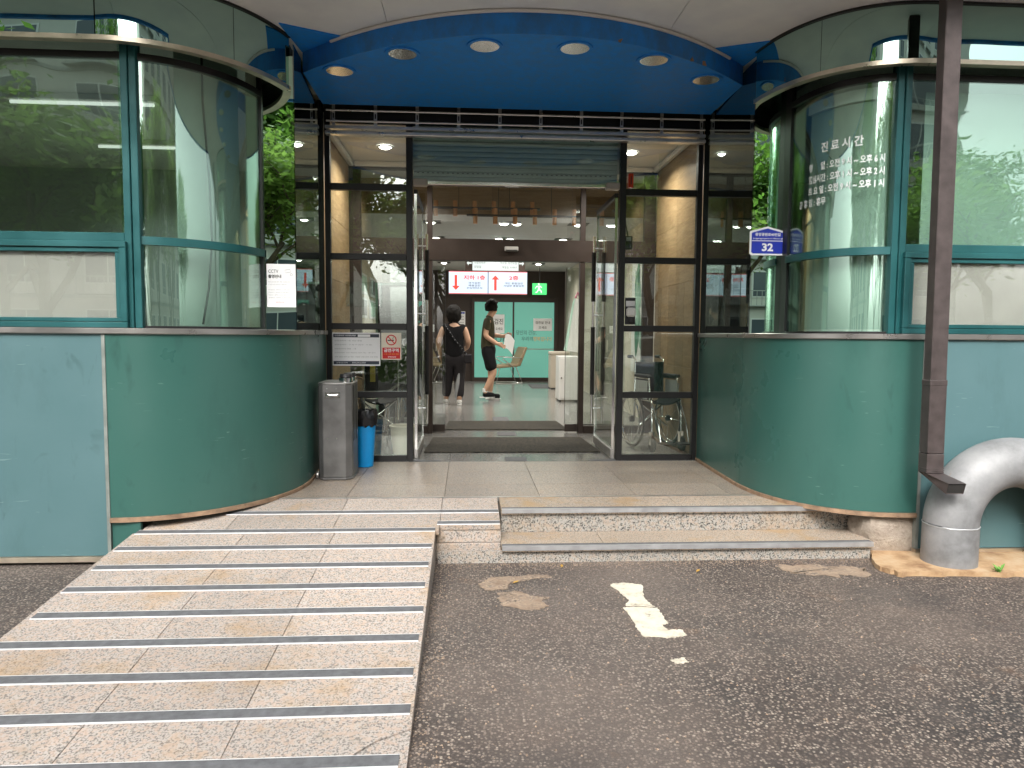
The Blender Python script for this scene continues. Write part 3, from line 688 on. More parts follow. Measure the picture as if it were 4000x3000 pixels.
def planks(w, x0, x1):
    for z0, z1 in ((1.95, 2.55), (2.552, 3.3)):
        for y0, y1 in ((6.505, 7.35), (7.352, 8.16)): box('plank', x0, x1, y0, y1, z0, z1, 'wood', w, .002)
    y = 6.505
    for k in range(6): box('plank', x0, x1, y+.001, y+.274, L, 1.10, 'wood', w, .002); box('plank', x0, x1, y+.001, y+.274, 1.102, 1.948, 'wood', w, .002); y += .2755
planks(wl_, -1.779, -1.765); planks(wr_, 1.725, 1.739)
c_ = box('vestibule_ceiling', -1.78, 1.74, 6.64, YI, 3.32, 3.4, 'white_ceiling', kind='structure')
for a in ((-1.764, -1.70, 6.66, 8.14), (1.66, 1.724, 6.66, 8.14), (-1.699, 1.659, 8.08, 8.14)):
    box('cornice', a[0], a[1], a[2], a[3], 3.265, 3.319, 'white_paint', c_, .015)
for n, a in (('wall_left', (-2.4, -2.2, YI, YB+.3)), ('wall_right', (1.95, 2.15, YI, YB+.3))): box(n, a[0], a[1], a[2], a[3], 0, 3.5, 'cream_wall', kind='structure')
box('wall_back', -2.4, 2.15, YB, YB+.2, 0, 3.5, 'brown_frame', kind='structure')
box('lobby_ceiling', -2.2, 1.95, 9.37, YB, 2.96, 3.06, 'grey_ceiling', kind='structure'); box('lobby_ceiling', -2.2, 1.95, YI, 9.37, 3.4, 3.5, 'white_ceiling', kind='structure')
bk = box('bulkhead', -2.2, 1.95, 9.365, 9.369, 2.96, 3.4, 'brown_frame', kind='structure')
for k in range(4): box('wood_panel', -2.2+1.04*k+.002, -2.2+1.04*(k+1)-.002, 9.345, 9.364, 2.955, 3.398, 'wood', bk, .002)
def lamp(x, y, z, e, r=.06, col=(1, .95, .87), spread=150):
    d = bpy.data.lights.new('lamp_light', 'AREA'); d.shape = 'DISK'; d.size = r*2; d.energy = e; d.color = col; d.spread = rad(spread)
    o = link(bpy.data.objects.new('lamp_light', d)); o.location = (x, y, z); return o
# side rooms behind the bays
for s, n in ((-1, 'left'), (1, 'right')):
    a = sorted((s*2.16, s*XW)) if s > 0 else (-XW, -2.41)
    box('room_floor', *a, 4.75, 9, -.1, .3, 'concrete', kind='structure'); box('room_ceiling', *a, 4.7, 9, 3.35, 3.5, 'grey_ceiling', kind='structure')
    box('wall_back', *a, 8.9, 9.1, 0, 3.5, 'pale_blind', kind='structure'); box('wall_'+n, *sorted((s*XW, s*(XW+.2))), 4.46, 9, 0, 3.5, 'cream_wall', kind='structure')
    box('parapet_wall', *sorted((s*2.0, s*XW)), 4.95, 5.05, 0, 1.40, 'cream_wall', kind='structure')
    box('wall_'+n, *sorted((s*1.9, s*2.16 if s > 0 else -2.2)), 5.9, YI, 0, 3.5, 'cream_wall', kind='structure')
for x, y in ((-3.6, 6.2), (-3.6, 7.6)):
    f = box('ceiling_light', x-.6, x+.6, y-.06, y+.06, 3.30, 3.349, 'white_paint', None, .004); tag(f, 'fluorescent batten on the ceiling of the left room, '+('the nearer one' if y < 7 else 'the farther one'), 'ceiling light', 'fluorescent battens')
    MB().tube([(x-.57, y, 3.285), (x+.57, y, 3.285)], .014, 8).build('tube', 'lamp_tube', f, 50); ll = lamp(x, y, 3.25, 6, .3, (.95, 1, .97)); adopt(ll, f)

# ---------------------------------------------------------------- doors
def door(s):
    side = 'left' if s < 0 else 'right'
    T = thing('glass_door', f'{side} glass door leaf swung open inward with long bar handles', 'door', (s*.905, YF+.03, L), 'entrance door leaves')
    x0, x1 = sorted((s*.899, s*.911)); y0, y1 = YF+.04, YF+.955
    box('pane', x0, x1, y0+.01, y1, L+.10, 2.66, 'glass_door', T)
    box('bottom_rail', x0-.012, x1+.012, y0, y1, L+.015, L+.099, 'brushed_steel', T, .004); box('top_rail', x0-.012, x1+.012, y0, y1, 2.661, 2.70, 'black_frame', T, .004)
    box('edge_strip', x0-.004, x1+.004, y1+.001, y1+.014, L+.10, 2.66, 'chrome', T); box('edge_strip', x0-.006, x1+.006, y0-.004, y0+.008, L+.10, 2.66, 'chrome', T)
    for q in (-1, 1):
        hx = s*.905+q*.055; hy = y1-.10
        h = MB().tube([(hx, hy, .50), (hx, hy, 2.42)], .0135, 10).build('handle', 'chrome', T, 50)
        for a, b in ((.80, 1.50), (1.76, 2.26)): MB().tube([(hx, hy, a), (hx, hy, b)], .022, 10).build('grip', 'black_rubber', h, 50)
        for z in (.66, 1.62, 2.3): MB().tube([(hx, hy, z), (s*.905+q*.008, hy, z)], .009, 8).build('standoff', 'chrome', h, 50)
    box('pivot', s*.905-.02, s*.905+.02, YF+.03, YF+.065, L+.002, L+.0145, 'chrome', T)
    return T
for s in (-1, 1): door(s)
for n, a, lab in (('floor_plate', (-.93, -.68, 6.405, 6.47), 'dark pivot plate in the floor under the left door leaf'), ('floor_plate', (.68, .93, 6.405, 6.47), 'dark pivot plate in the floor under the right door leaf'),
               ('floor_plate', (-.09, .11, 6.41, 6.62), 'dark square plate in the floor between the two doors')):
    tag(box(n, *a, L+.0005, L+.004, 'grip_grey', None, .001), lab, 'floor plate')
def mat_rug(x0, x1, y0, y1, lab):
    c = .07; p = [(x0, y0), (x1, y0), (x1-.04, y1), (x0+.04, y1)]
    o = MB().prism([(x, y, L+.0008) for x, y in p], (0, 0, .012)).build('door_mat', 'mat_carpet', None, 0, .004); tag(o, lab, 'door mat', 'mats at the doors')
mat_rug(-.86, .87, 6.87, 7.85, 'wide speckled door mat between the outer doors'); mat_rug(-.72, .78, 8.5, 9.35, 'speckled door mat just inside the inner partition')
for y0, y1, l in ((8.05, 8.35, 'between the two mats'), (9.42, 9.85, 'beyond the inner mat')): tag(box('guide_tile', -.09, .12, y0, y1, L+.0005, L+.004, 'grip_grey'), 'dark guide tile on the lobby floor '+l, 'guide tile')
tag(box('door_mat', .95, 1.75, 15.2, 16.3, L+.0006, L+.012, 'grip_grey'), 'grey mat on the floor at the far right of the lobby', 'door mat')

# inner partition
ip = thing('inner_partition', 'brown framed inner glass partition with deep header beam', 'partition', (0, YI, L))
def ib(x0, x1, z0, z1, y0=YI, y1=YI+.08, m='brown_frame', nm='frame_bar', bev=.003): return box(nm, x0, x1, y0, y1, z0, z1, m, ip, bev)
ib(-1.779, 1.739, 2.256, 2.50, YI-.01, YI+.12, nm='header')
for x in (-1.775, -.90, .855, 1.60): ib(x, x+(.06 if abs(x) < 1 else .13), L, 2.255); ib(x, x+(.06 if abs(x) < 1 else .13), 2.501, 3.26)
ib(-1.779, 1.739, 3.262, 3.318)
for xa, xb in ((-1.644, -.901), (.916, 1.599)):
    ib(xa, xb, L, L+.09, m='brown_frame', nm='base_rail'); ib(xa, xb, L+.092, 2.25, YI+.03, YI+.04, 'glass_clear', 'pane', 0)
for xa, xb in ((-1.644, -.901), (-.839, .854), (.916, 1.599)): ib(xa, xb, 2.502, 3.26, YI+.03, YI+.04, 'glass_clear', 'pane', 0)
for xa, xb in ((-1.42, -.70), (.71, 1.42)):
    ib(xa, xb, L+.10, 2.2, YI+.10, YI+.11, 'glass_clear', 'sliding_pane', 0); ib(xa, xb, L+.01, L+.099, YI+.085, YI+.125, 'brown_frame', 'sliding_rail'); ib(xa-.004 if xa > 0 else xb, xa if xa > 0 else xb+.004, L+.10, 2.2, YI+.098, YI+.112, 'black_frame', 'sliding_edge', 0)
sn = box('door_sensor', -.02, .135, YI-.055, YI-.011, 2.365, 2.415, 'white_plastic', None, .006); tag(sn, 'small white motion sensor on the brown header beam', 'sensor'); box('lens', -.01, .125, YI-.058, YI-.0555, 2.368, 2.378, 'black_plastic', sn)

# ---------------------------------------------------------------- lamps
def spot_lamp(x, y, z, label, group, e, twin=False, plate=True):
    T = thing('ceiling_spot', label, 'ceiling spot', (x, y, z), group)
    if plate: box('plate', x-.14, x+.14, y-.14, y+.14, z-.006, z-.001, 'black_frame', T, .001)
    for dx in ((-.09, .09) if twin else (0,)):
        MB().lathe([(.062, z-.016), (.08, z-.014), (.082, z-.0065), (.062, z-.0065)], (x+dx, y, 0), 'z', 20, 0, True).build('trim_ring', 'white_plastic', T, 40)
        MB().lathe([(.0, z-.034), (.035, z-.03), (.055, z-.018), (.06, z-.008), (.0, z-.007)], (x+dx, y, 0), 'z', 20).build('lens', 'lamp_white', T)
    if e: adopt(lamp(x, y, z-.04, e), T)
    return T
g = 'lobby ceiling spots'
rows = [(10.0, 'first'), (11.6, 'second'), (13.4, 'third'), (15.6, 'fourth')]
for y, r in rows:
    for x, cn in ((-.95, 'left'), (.15, 'middle'), (1.1, 'right')):
        spot_lamp(x, y, 2.96, f'bright square ceiling spot of the lobby, {cn} column, {r} row from the doors', g, 6, cn == 'middle')
for x, n in ((-1.28, 'left'), (1.25, 'right')): spot_lamp(x, 7.45, 3.32, f'small recessed spot in the vestibule ceiling at {n}', 'vestibule spots', 11, False, False)
pg = 'copper pendant lamps'
def pend(x, y, zt, tilt, i, row):
    T = thing('pendant_lamp', f'copper cylinder pendant lamp, number {["one","two","three","four","five","six"][i]} from the left on the {row} bar', 'pendant lamp', (x, y, zt), pg)
    MB().lathe([(.026, zt-.10), (.027, zt-.10), (.028, zt+.085), (.0, zt+.088)], (x, y, 0), 'z', 20).build('shade', 'copper', T, 40)
    MB().lathe([(.0, zt-.098), (.0255, zt-.098), (.0255, zt-.094), (.0, zt-.094)], (x, y, 0), 'z', 20).build('bulb', 'lamp_warm' if (i+len(row)) % 3 == 0 else 'lamp_pendant', T)
for row, zt, x0, x1, y in (('upper', 2.955, -.90, .42, 8.85), ('lower', 2.845, -.42, .92, 8.70)):
    b = thing('pendant_bar', f'{row} black bar carrying copper pendant lamps', 'lamp bar', (0, y, zt), 'pendant lamp bars')
    MB().box(x0, x1, y-.035, y-.028, zt-.01, zt+.01).box(x0, x1, y+.028, y+.035, zt-.01, zt+.01).build('bar', 'black_frame', b)
    for e in (x0, x1): MB().lathe([(.035, zt-.01), (.035, zt+.01)], (e, y, 0), 'z', 16).build('end_cap', 'black_frame', b, 40)
    for x in (x0+.35, x1-.35): MB().tube([(x, y, zt), (x, y, 3.40)], .004, 6).build('wire', 'black_rubber', b)
    for i in range(6): pend(x0+.07+(x1-x0-.14)*i/5, y, zt, 0, i, row)

# ---------------------------------------------------------------- lobby back wall and signs
gw = thing('frosted_screen', 'green lit frosted glass wall at the back of the lobby', 'glass wall', (.75, 17.4, L))
for a, b in ((-.27, .66), (.70, 1.68)): box('pane', a, b, 17.44, 17.455, .36, 2.20, 'frosted_green', gw)
for a, b, c, d in ((-.34, -.271, L, 2.30), (.661, .699, .36, 2.20), (1.681, 1.76, L, 2.30)): box('frame_bar', a, b, 17.40, 17.47, c, d, 'brown_frame', gw, .004)
box('frame_bar', -.27, 1.68, 17.40, 17.47, 2.201, 2.30, 'brown_frame', gw); box('frame_bar', -.27, 1.68, 17.40, 17.47, L, .359, 'brown_frame', gw)
box('rail', .70, 1.68, 17.432, 17.439, 1.05, 1.07, 'steel_trim', gw)
text('PIUM', 'ink', gw, front(.32, 17.437, 1.30), height=.13, width=.52)
text('당신의 건강,', 'ink', gw, front(1.0, 17.437, 1.46), height=.12, width=.5); text('우리의 ', 'ink', gw, front(1.02, 17.437, 1.31), height=.11, width=.28); text('행복입니다', 'orange_print', gw, front(1.40, 17.437, 1.31), height=.11, width=.46)
def notice(name, label, x, y, z, w, h, lines, mat='paper_white', cat='notice', bold=.01):
    o = box(name, x-w/2, x+w/2, y, y+.003, z-h/2, z+h/2, mat); tag(o, label, cat)
    for body, lx, lz, lh, lw, lm in lines: text(body, lm, o, front(x+lx, y-.0015, z+lz), height=lh, width=lw, bold=bold)
    return o
notice('notice_sheet', 'white sheet with black writing on the green frosted glass behind the man', .26, 17.43, 1.67, .40, .46, [('생검진', .0, .06, .14, .34, 'ink'), ('으로 오세요', 0, -.12, .07, .32, 'ink')])
notice('notice_sheet', 'small white sheet at upper right of the green frosted glass', 1.40, 17.43, 1.66, .46, .30, [('검진실 안내', 0, .05, .07, .36, 'ink'), ('오세요', 0, -.07, .07, .2, 'ink')])
notice('notice_sheet', 'white notice with blue head on the brown wall left of the green glass', -.66, 17.49, 1.72, .33, .50, [('ㅡㅡㅡㅡㅡㅡ', 0, .21, .04, .30, 'sign_blue')]+[('― ― ――― ―', 0, .12-.07*k, .012, .26, 'ink_grey') for k in range(5)])
notice('door_plate', 'small white door plate lettered on the brown door beside the woman', -1.38, 17.35, 1.55, .28, .18, [('상 담', 0, .02, .09, .2, 'ink')])
dr = box('brown_door', -1.95, -1.12, 17.46, 17.498, L, 2.3, 'brown_metal'); tag(dr, 'plain dark brown door in the back wall of the lobby', 'door'); MB().tube([(-1.2, 17.42, 1.0), (-1.2, 17.42, 1.3)], .015, 8).build('handle', 'chrome', dr)
# hanging signs
YS = 12.0
ds = thing('direction_sign', 'white lit direction sign with left and right arrows on brown board', 'sign', (.02, YS, 2.48))
box('board', -.48, .52, YS+.005, YS+.03, 2.476, 2.70, 'brown_frame', ds); box('light_panel', -.36, .41, YS-.004, YS+.004, 2.478, 2.698, 'lit_sign', ds); box('divider', .02, .024, YS-.006, YS-.0045, 2.478, 2.69, 'ink_grey', ds)
text('가정의학과', 'ink', ds, front(-.24, YS-.007, 2.61), height=.045, width=.19); text('상담실', 'ink', ds, front(-.275, YS-.007, 2.54), height=.045, width=.115)
text('주사실, 심전도실', 'ink', ds, front(.24, YS-.007, 2.605), height=.045, width=.28); text('채혈실, X-RAY', 'ink', ds, front(.26, YS-.007, 2.535), height=.045, width=.25); text('의학', 'ink', ds, front(-.3, YS-.007, 2.672), height=.04, width=.08); text('가정의학', 'ink', ds, front(.3, YS-.007, 2.672), height=.04, width=.14)
def arrow(x, y, z, w, h, d, mat, parent, nm='arrow'):
    p = {'l': [(-.5, 0), (-.1, .5), (-.1, .16), (.5, .16), (.5, -.16), (-.1, -.16), (-.1, -.5)], 'r': [(.5, 0), (.1, .5), (.1, .16), (-.5, .16), (-.5, -.16), (.1, -.16), (.1, -.5)],
         'u': [(0, .5), (.5, .22), (.16, .22), (.16, -.5), (-.16, -.5), (-.16, .22), (-.5, .22)], 'd': [(0, -.5), (.5, -.22), (.16, -.22), (.16, .5), (-.16, .5), (-.16, -.22), (-.5, -.22)]}[d]
    return MB().prism([(x+u*w, y, z+v*h) for u, v in p], (0, .001, 0)).build(nm, mat, parent)
arrow(-.415, YS-.001, 2.60, .085, .08, 'l', 'lit_sign', ds); arrow(.462, YS-.001, 2.60, .085, .08, 'r', 'lit_sign', ds)
def screen(x0, x1, lab, d, head, body):
    T = thing('display_screen', lab, 'screen', ((x0+x1)/2, YS, 2.09), 'hanging display screens')
    box('casing', x0, x1, YS+.004, YS+.06, 2.085, 2.467, 'black_plastic', T); box('panel', x0+.004, x1-.004, YS, YS+.003, 2.088, 2.464, 'screen_white', T)
    for z in (2.089, 2.452): box('red_band', x0+.005, x1-.005, YS-.002, YS-.0006, z, z+.011, 'screen_red', T)
    cx = (x0+x1)/2; arrow(x0+.12, YS-.002, 2.275, .13, .25, d, 'screen_red', T); text(head[0], 'screen_red', T, front(cx+.1, YS-.002, 2.36), height=.075, width=head[1], bold=.03)
    for k, (b_, w) in enumerate(body): text(b_, 'ink', T, front(cx+.1, YS-.002, 2.27-.042*k), height=.034, width=w, bold=.015)
screen(-.756, -.10, 'lit screen with red down arrow and red floor heading', 'd', ('지하 1층', .36), [('국가검진', .2), ('채용검진', .2), ('건강진단서', .26)]); screen(-.096, .56, 'lit screen with red up arrow and red floor heading', 'u', ('2층', .16), [('개인 종합검진', .3), ('사업장 종합검진', .35)])
ex = thing('exit_sign', 'green lit running man exit sign beside the hanging screens', 'exit sign', (1.0, 14.0, 2.2))
def ep(u, v): return (.96+u, 13.995, 2.32+v)
box('casing', .83, 1.11, 14.0, 14.05, 2.20, 2.42, 'exit_green', ex); MB().prism([ep(*p) for p in [(-.03, .09), (.0, .10), (.012, .075), (-.01, .06)]], (0, .002, 0)).build('pictogram', 'exit_light', ex)
MB().prism([ep(*p) for p in [(-.05, .05), (.02, .055), (.06, .02), (.05, .01), (.015, .03), (.02, -.02), (.055, -.05), (.05, -.09), (.035, -.09), (.03, -.055), (-.005, -.035), (-.04, -.085), (-.075, -.085), (-.075, -.07), (-.05, -.065), (-.02, -.01), (-.025, .03), (-.055, .02), (-.075, -.01), (-.085, 0)]], (0, .002, 0)).build('pictogram', 'exit_light', ex)
MB().tube([(.97, 14.02, 2.42), (.97, 14.02, 2.96)], .006, 6).build('stem', 'black_frame', ex)
# ---------------------------------------------------------------- signs on the glass and walls
yg = YF+.0185
sm_ = thing('no_smoking_sign', 'red and cream no smoking sign on the left side light', 'sign', (-1.12, yg, 1.18))
box('plate', -1.212, -1.034, yg, yg+.002, 1.184, 1.424, 'cream_paper', sm_, .0005); box('red_field', -1.202, -1.044, yg-.0012, yg-.0004, 1.192, 1.292, 'red_print', sm_)
MB().lathe([(.038, 0), (.048, 0), (.048, .0008), (.038, .0008)], (-1.123, yg-.0014, 1.36), 'y', 32, 0, True).build('red_ring', 'red_print', sm_)
box('cigarette', -1.155, -1.10, yg-.0014, yg-.0006, 1.352, 1.362, 'ink', sm_); MB().prism([(-1.152, yg-.0022, 1.385), (-1.146, yg-.0022, 1.391), (-1.094, yg-.0022, 1.335), (-1.10, yg-.0022, 1.329)], (0, .0006, 0)).build('red_slash', 'red_print', sm_)
MB().tube([(-1.105, yg-.001, 1.366), (-1.112, yg-.001, 1.375), (-1.102, yg-.001, 1.382), (-1.108, yg-.001, 1.39)], .002, 5).build('smoke', 'ink', sm_)
text('금연구역', 'sign_white', sm_, front(-1.123, yg-.002, 1.268), height=.034, width=.13, bold=.03); text('시 료 10원 일전 진관', 'orange_print', sm_, front(-1.123, yg-.002, 1.234), height=.014, width=.135, bold=.02); text('구역건강관', 'sign_white', sm_, front(-1.118, yg-.002, 1.208), height=.014, width=.075, bold=.02)
fn = thing('safety_notice', 'wide pale notice with dark head and foot bands on left glass', 'notice', (-1.43, yg, 1.13))
box('sheet', -1.645, -1.222, yg, yg+.002, 1.128, 1.424, 'paper_white', fn)
for z0, z1 in ((1.382, 1.412), (1.140, 1.170)): box('band', -1.636, -1.231, yg-.0012, yg-.0004, z0, z1, 'navy_print', fn)
text('안전관리자 시간표(대상: ', 'sign_white', fn, front(-1.53, yg-.002, 1.397), height=.016, width=.19, bold=.02); box('name_box', -1.42, -1.31, yg-.002, yg-.0014, 1.386, 1.408, 'paper_white', fn); text('안전관리자', 'sign_white', fn, front(-1.56, yg-.002, 1.155), height=.013, width=.10)
for k, (b_, w) in enumerate((('안전관리자 1층 시간 전일', .24), ('안전관리자 : 구 일 시 (일전 : 시 일)', .33), ('안전관리대상 종합 : 1 층', .19), ('안전관리자 시간 위(대상 관리 위) : 1층 전시', .36), ('안전 종합 관리 일 개인 사업장 건강 관리 시간 전일', .38))):
    text(b_, 'ink_grey', fn, front(-1.625, yg-.001, 1.352-.036*k), height=.012, width=w, align='LEFT')
text('010-2312-3337', 'sign_white', fn, front(-1.41, yg-.002, 1.155), height=.014, width=.12)
ah = box('acrylic_holder', -1.52, -1.205, yg-.012, yg-.002, 1.655, 1.875, 'glass_clear', None, .001); tag(ah, 'empty clear acrylic holder stuck on the upper left glass', 'holder')
for x in (-1.50, -1.225): MB().lathe([(.006, -.014), (.006, .0)], (x, yg-.002, 1.67), 'y', 10).build('stud', 'chrome', ah)
cc = box('camera_notice', -1.862, -1.66, YM-.006, YM-.003, 1.60, 1.905, 'paper_white'); tag(cc, 'white camera notice sheet on the narrow mirror pane at left', 'notice')
text('CCTV', 'ink', cc, front(-1.85, YM-.0075, 1.853), height=.024, width=.07, align='LEFT'); text('촬영안내', 'ink', cc, front(-1.85, YM-.0075, 1.817), height=.026, width=.09, align='LEFT', bold=.02)
for k, w in enumerate((.15, .13, 0, .15, .14, .12, .15)):
    if w: text('안내시간 : 관리자 시 안전 관리' if k > 2 else '일 시간 안전 관리 개인 사업장 관리', 'ink_grey', cc, front(-1.85, YM-.0075, 1.778-.0185*k), height=.0075, width=w, align='LEFT')
text('관리자', 'red_print', cc, front(-1.77, YM-.0075, 1.635), height=.008, width=.06)
MB().tube([(-1.735, YM-.007, 1.862), (-1.70, YM-.007, 1.868), (-1.69, YM-.007, 1.85), (-1.728, YM-.007, 1.842)], .0012, 4, True).build('camera_drawing', 'ink_grey', cc); MB().lathe([(.007, 0), (.009, 0), (.009, .001), (.007, .001)], (-1.69, YM-.007, 1.83), 'y', 14, 0, True).build('camera_drawing', 'ink_grey', cc)
ad = thing('number_plate', 'blue house number plate 32 with white rim on the right mirror pane', 'number plate', (1.765, YM, 2.02))
def house(i, y, d, m, nm, z0=2.015, z1=2.225):
    return MB().prism([(1.632+i, y, z0+i+.012), (1.644+i, y, z0+i), (1.886-i, y, z0+i), (1.898-i, y, z0+i+.012), (1.898-i, y, z1-.042-i*.8), (1.892-i, y, z1-.034-i), (1.765, y, z1-i*1.2), (1.638+i, y, z1-.034-i), (1.632+i, y, z1-.042-i*.8)], (0, d, 0)).build(nm, m, ad)
house(0, YM-.012, .008, 'sign_white', 'rim'); house(.012, YM-.0135, .001, 'sign_blue', 'face')
box('divider', 1.645, 1.885, YM-.0152, YM-.0144, 2.117, 2.122, 'sign_white', ad)
text('중앙공원로40번길', 'sign_white', ad, front(1.765, YM-.0152, 2.166), height=.024, width=.19, bold=.03); text('Jungganggongwon-ro 40beon-gil', 'sign_white', ad, front(1.765, YM-.0152, 2.136), height=.013, width=.225, bold=.01); text('32', 'sign_white', ad, front(1.765, YM-.0152, 2.073), height=.058, width=.085, bold=.035)
# small fittings by the right door post
rb = box('alarm_lamp', 1.0, 1.045, YF-.02, YF+.015, 2.742, 2.868, 'red_plastic', None, .006); tag(rb, 'small red alarm lamp on the right side light', 'alarm lamp'); box('label_strip', 1.018, 1.026, YF-.022, YF-.0205, 2.77, 2.84, 'black_plastic', rb)
ab = box('power_adapter', .985, 1.06, YF+.04, YF+.075, 2.20, 2.32, 'black_plastic', None, .006); tag(ab, 'black power adapter box hanging behind the right glass', 'adapter'); MB().tube([(1.02, YF+.06, 2.32), (1.0, YF+.06, 2.42), (.985, YF+.06, 2.55), (.99, YF+.06, 2.67)], .005, 6).build('wire', 'black_rubber', ab); box('sticker', 1.0, 1.045, YF+.0385, YF+.0395, 2.275, 2.31, 'paper_white', ab)
hd = thing('hand_sanitiser', 'black and white hand sanitiser dispenser on the right door post', 'dispenser', (1.03, YF, 1.52)); box('back_plate', .99, 1.085, YF-.015, YF-.001, 1.515, 1.76, 'black_plastic', hd, .004); box('body', .997, 1.078, YF-.075, YF-.016, 1.585, 1.67, 'white_plastic', hd, .015); box('nozzle', 1.012, 1.063, YF-.06, YF-.016, 1.53, 1.583, 'black_plastic', hd, .008); box('card', .997, 1.078, YF-.0165, YF-.0155, 1.68, 1.73, 'paper_white', hd)

# ---------------------------------------------------------------- things on the landing
ud = thing('umbrella_bagger', 'brushed steel umbrella bag dispenser on castors beside the left bay', 'dispenser', (-1.46, 5.78, L))
oc = [(-1.565, 5.60), (-1.39, 5.60), (-1.345, 5.645), (-1.345, 5.93), (-1.385, 5.975), (-1.565, 5.975), (-1.60, 5.945), (-1.60, 5.63)]
MB().prism([(x, y, L+.02) for x, y in oc], (0, 0, .735)).build('body', 'bin_steel', ud, 0, .004)
MB().prism([(-1.4675+(x+1.4675)*1.03, 5.7875+(y-5.7875)*1.03, L+.004) for x, y in oc], (0, 0, .015)).build('base_plate', 'bin_steel', ud, 0, .003)
MB().prism([(-1.4675+(x+1.4675)*1.02, 5.7875+(y-5.7875)*1.02, L+.756) for x, y in oc], (0, 0, .012)).build('top_plate', 'brushed_steel', ud, 0, .003)
for y in (5.70, 5.87):
    for nm, prof, m in (('collar', [(.055, L+.769), (.055, L+.80), (.045, L+.805)], 'chrome'), ('cap', [(.046, L+.806), (.05, L+.812), (.046, L+.832), (0, L+.836)], 'black_plastic')): MB().lathe(prof, (-1.40, y, 0), 'z', 22).build(nm, m, ud, 40)
box('side_panel', -1.606, -1.6015, 5.64, 5.94, L+.03, L+.74, 'black_frame', ud); box('slot', -1.3445, -1.342, 5.70, 5.74, L+.30, L+.74, 'black_frame', ud); box('slot', -1.3445, -1.342, 5.83, 5.87, L+.30, L+.74, 'black_frame', ud)
h = box('handle_plate', -1.545, -1.43, 5.595, 5.599, L+.645, L+.695, 'chrome', ud, .001); MB().tube([(-1.53, 5.594, L+.67), (-1.525, 5.582, L+.67), (-1.45, 5.582, L+.67), (-1.445, 5.594, L+.67)], .008, 8).build('handle', 'chrome', h, 50)
for x, z in ((-1.53, .72), (-1.46, .72), (-1.53, .33), (-1.46, .33)): MB().lathe([(.0, -.004), (.004, -.003), (.006, 0)], (x, 5.599, L+z), 'y', 10).build('rivet', 'chrome', ud)
for x, y in ((-1.62, 5.66), (-1.62, 5.93), (-1.38, 5.99)):
    cs = MB().lathe([(.028, -.01), (.03, -.006), (.03, .006), (.028, .01)], (x, y, L+.031), 'x', 20).build('castor', 'steel_trim', ud, 40); MB().lathe([(.012, -.012), (.012, .012)], (x, y, L+.031), 'x', 12).build('hub', 'black_plastic', cs)
bb = thing('waste_bin', 'bright blue plastic bin lined with a black bag', 'bin', (-1.335, 6.2, L))
MB().lathe([(.075, L+.003), (.08, L+.004), (.105, L+.40), (.098, L+.40), (.073, L+.02), (0, L+.02)], (-1.335, 6.2, 0), 'z', 24).build('body', 'blue_plastic', bb, 50)
m = MB(); prof = [(.109, .36), (.118, .37), (.114, .42), (.12, .455), (.11, .49), (.097, .495), (.092, .40), (0, .36)]; m.lathe([(r, L+z) for r, z in prof], (-1.335, 6.2, 0), 'z', 30)
m.v = [(x+rnd.uniform(-.009, .009), y+rnd.uniform(-.009, .009), z+rnd.uniform(-.012, .012)) for x, y, z in m.v]; m.build('bag', 'bag_black', bb, 30)
tb = MB().lathe([(.10, L+.002), (.13, L+.26), (.14, L+.262), (.14, L+.275), (.126, L+.275), (.095, L+.02), (0, L+.02)], (-1.05, 6.85, 0), 'z', 24).build('white_tub', 'cream_paper', None, 50); tag(tb, 'pale plastic tub behind the left glass by the door', 'tub')

# ---------------------------------------------------------------- pipes, stone, weed
dp = thing('downpipe', 'square brown metal downpipe in front of the right bay', 'downpipe', (2.43, 4.1, .6))
def shaft(z0, z1, g, nm, m='brown_metal'):
    def c(z): return 2.378-(z-.6)*.006
    q = [(-.05-g, 4.08-g), (.05+g, 4.08-g), (.05+g, 4.155+g), (-.05-g, 4.155+g)]
    mm = MB().poly([(c(z0)+x, y, z0) for x, y in q]+[(c(z1)+x, y, z1) for x, y in q], [(3, 2, 1, 0), (4, 5, 6, 7), (0, 1, 5, 4), (1, 2, 6, 5), (2, 3, 7, 6), (3, 0, 4, 7)])
    return mm.build(nm, m, dp, 0, .004)
shaft(1.152, 3.476, 0, 'shaft'); shaft(.72, 1.15, .003, 'shaft'); shaft(1.13, 1.165, .005, 'collar'); shaft(.60, .718, .004, 'shaft')
for k in range(3): shaft(.602+.012*k, .608+.012*k, .006, 'crimp')
q = [(2.324, 4.077, .60), (2.432, 4.077, .60), (2.432, 4.157, .60), (2.324, 4.157, .60)]; p = [(2.372, 3.945, .565), (2.48, 3.945, .565), (2.48, 3.965, .50), (2.372, 3.965, .50)]
MB().poly(q+p, [(0, 1, 5, 4), (1, 2, 6, 5), (2, 3, 7, 6), (3, 0, 4, 7), (0, 3, 2, 1)]).poly([tuple(Vector(a)+Vector((dx, .012, dz))) for a, dx, dz in zip(p, (.006, -.006, -.006, .006), (-.006, -.006, .004, .004))]+[tuple(Vector(a)+Vector((dx, 0, dz))) for a, dx, dz in zip(p, (.006, -.006, -.006, .006), (-.006, -.006, .004, .004))], [(0, 1, 2, 3)]).build('spout', 'brown_metal', dp, 0)
MB().poly([tuple(Vector(a)+Vector((dx, .006, dz))) for a, dx, dz in zip(p, (.004, -.004, -.004, .004), (-.004, -.004, .004, .004))]+[], [(0, 1, 2, 3)]).build('spout_mouth', 'dark_void', dp)
bp = thing('vent_pipe', 'big grey metal pipe bent in an arch at lower right', 'pipe', (2.54, 4.16, 0))
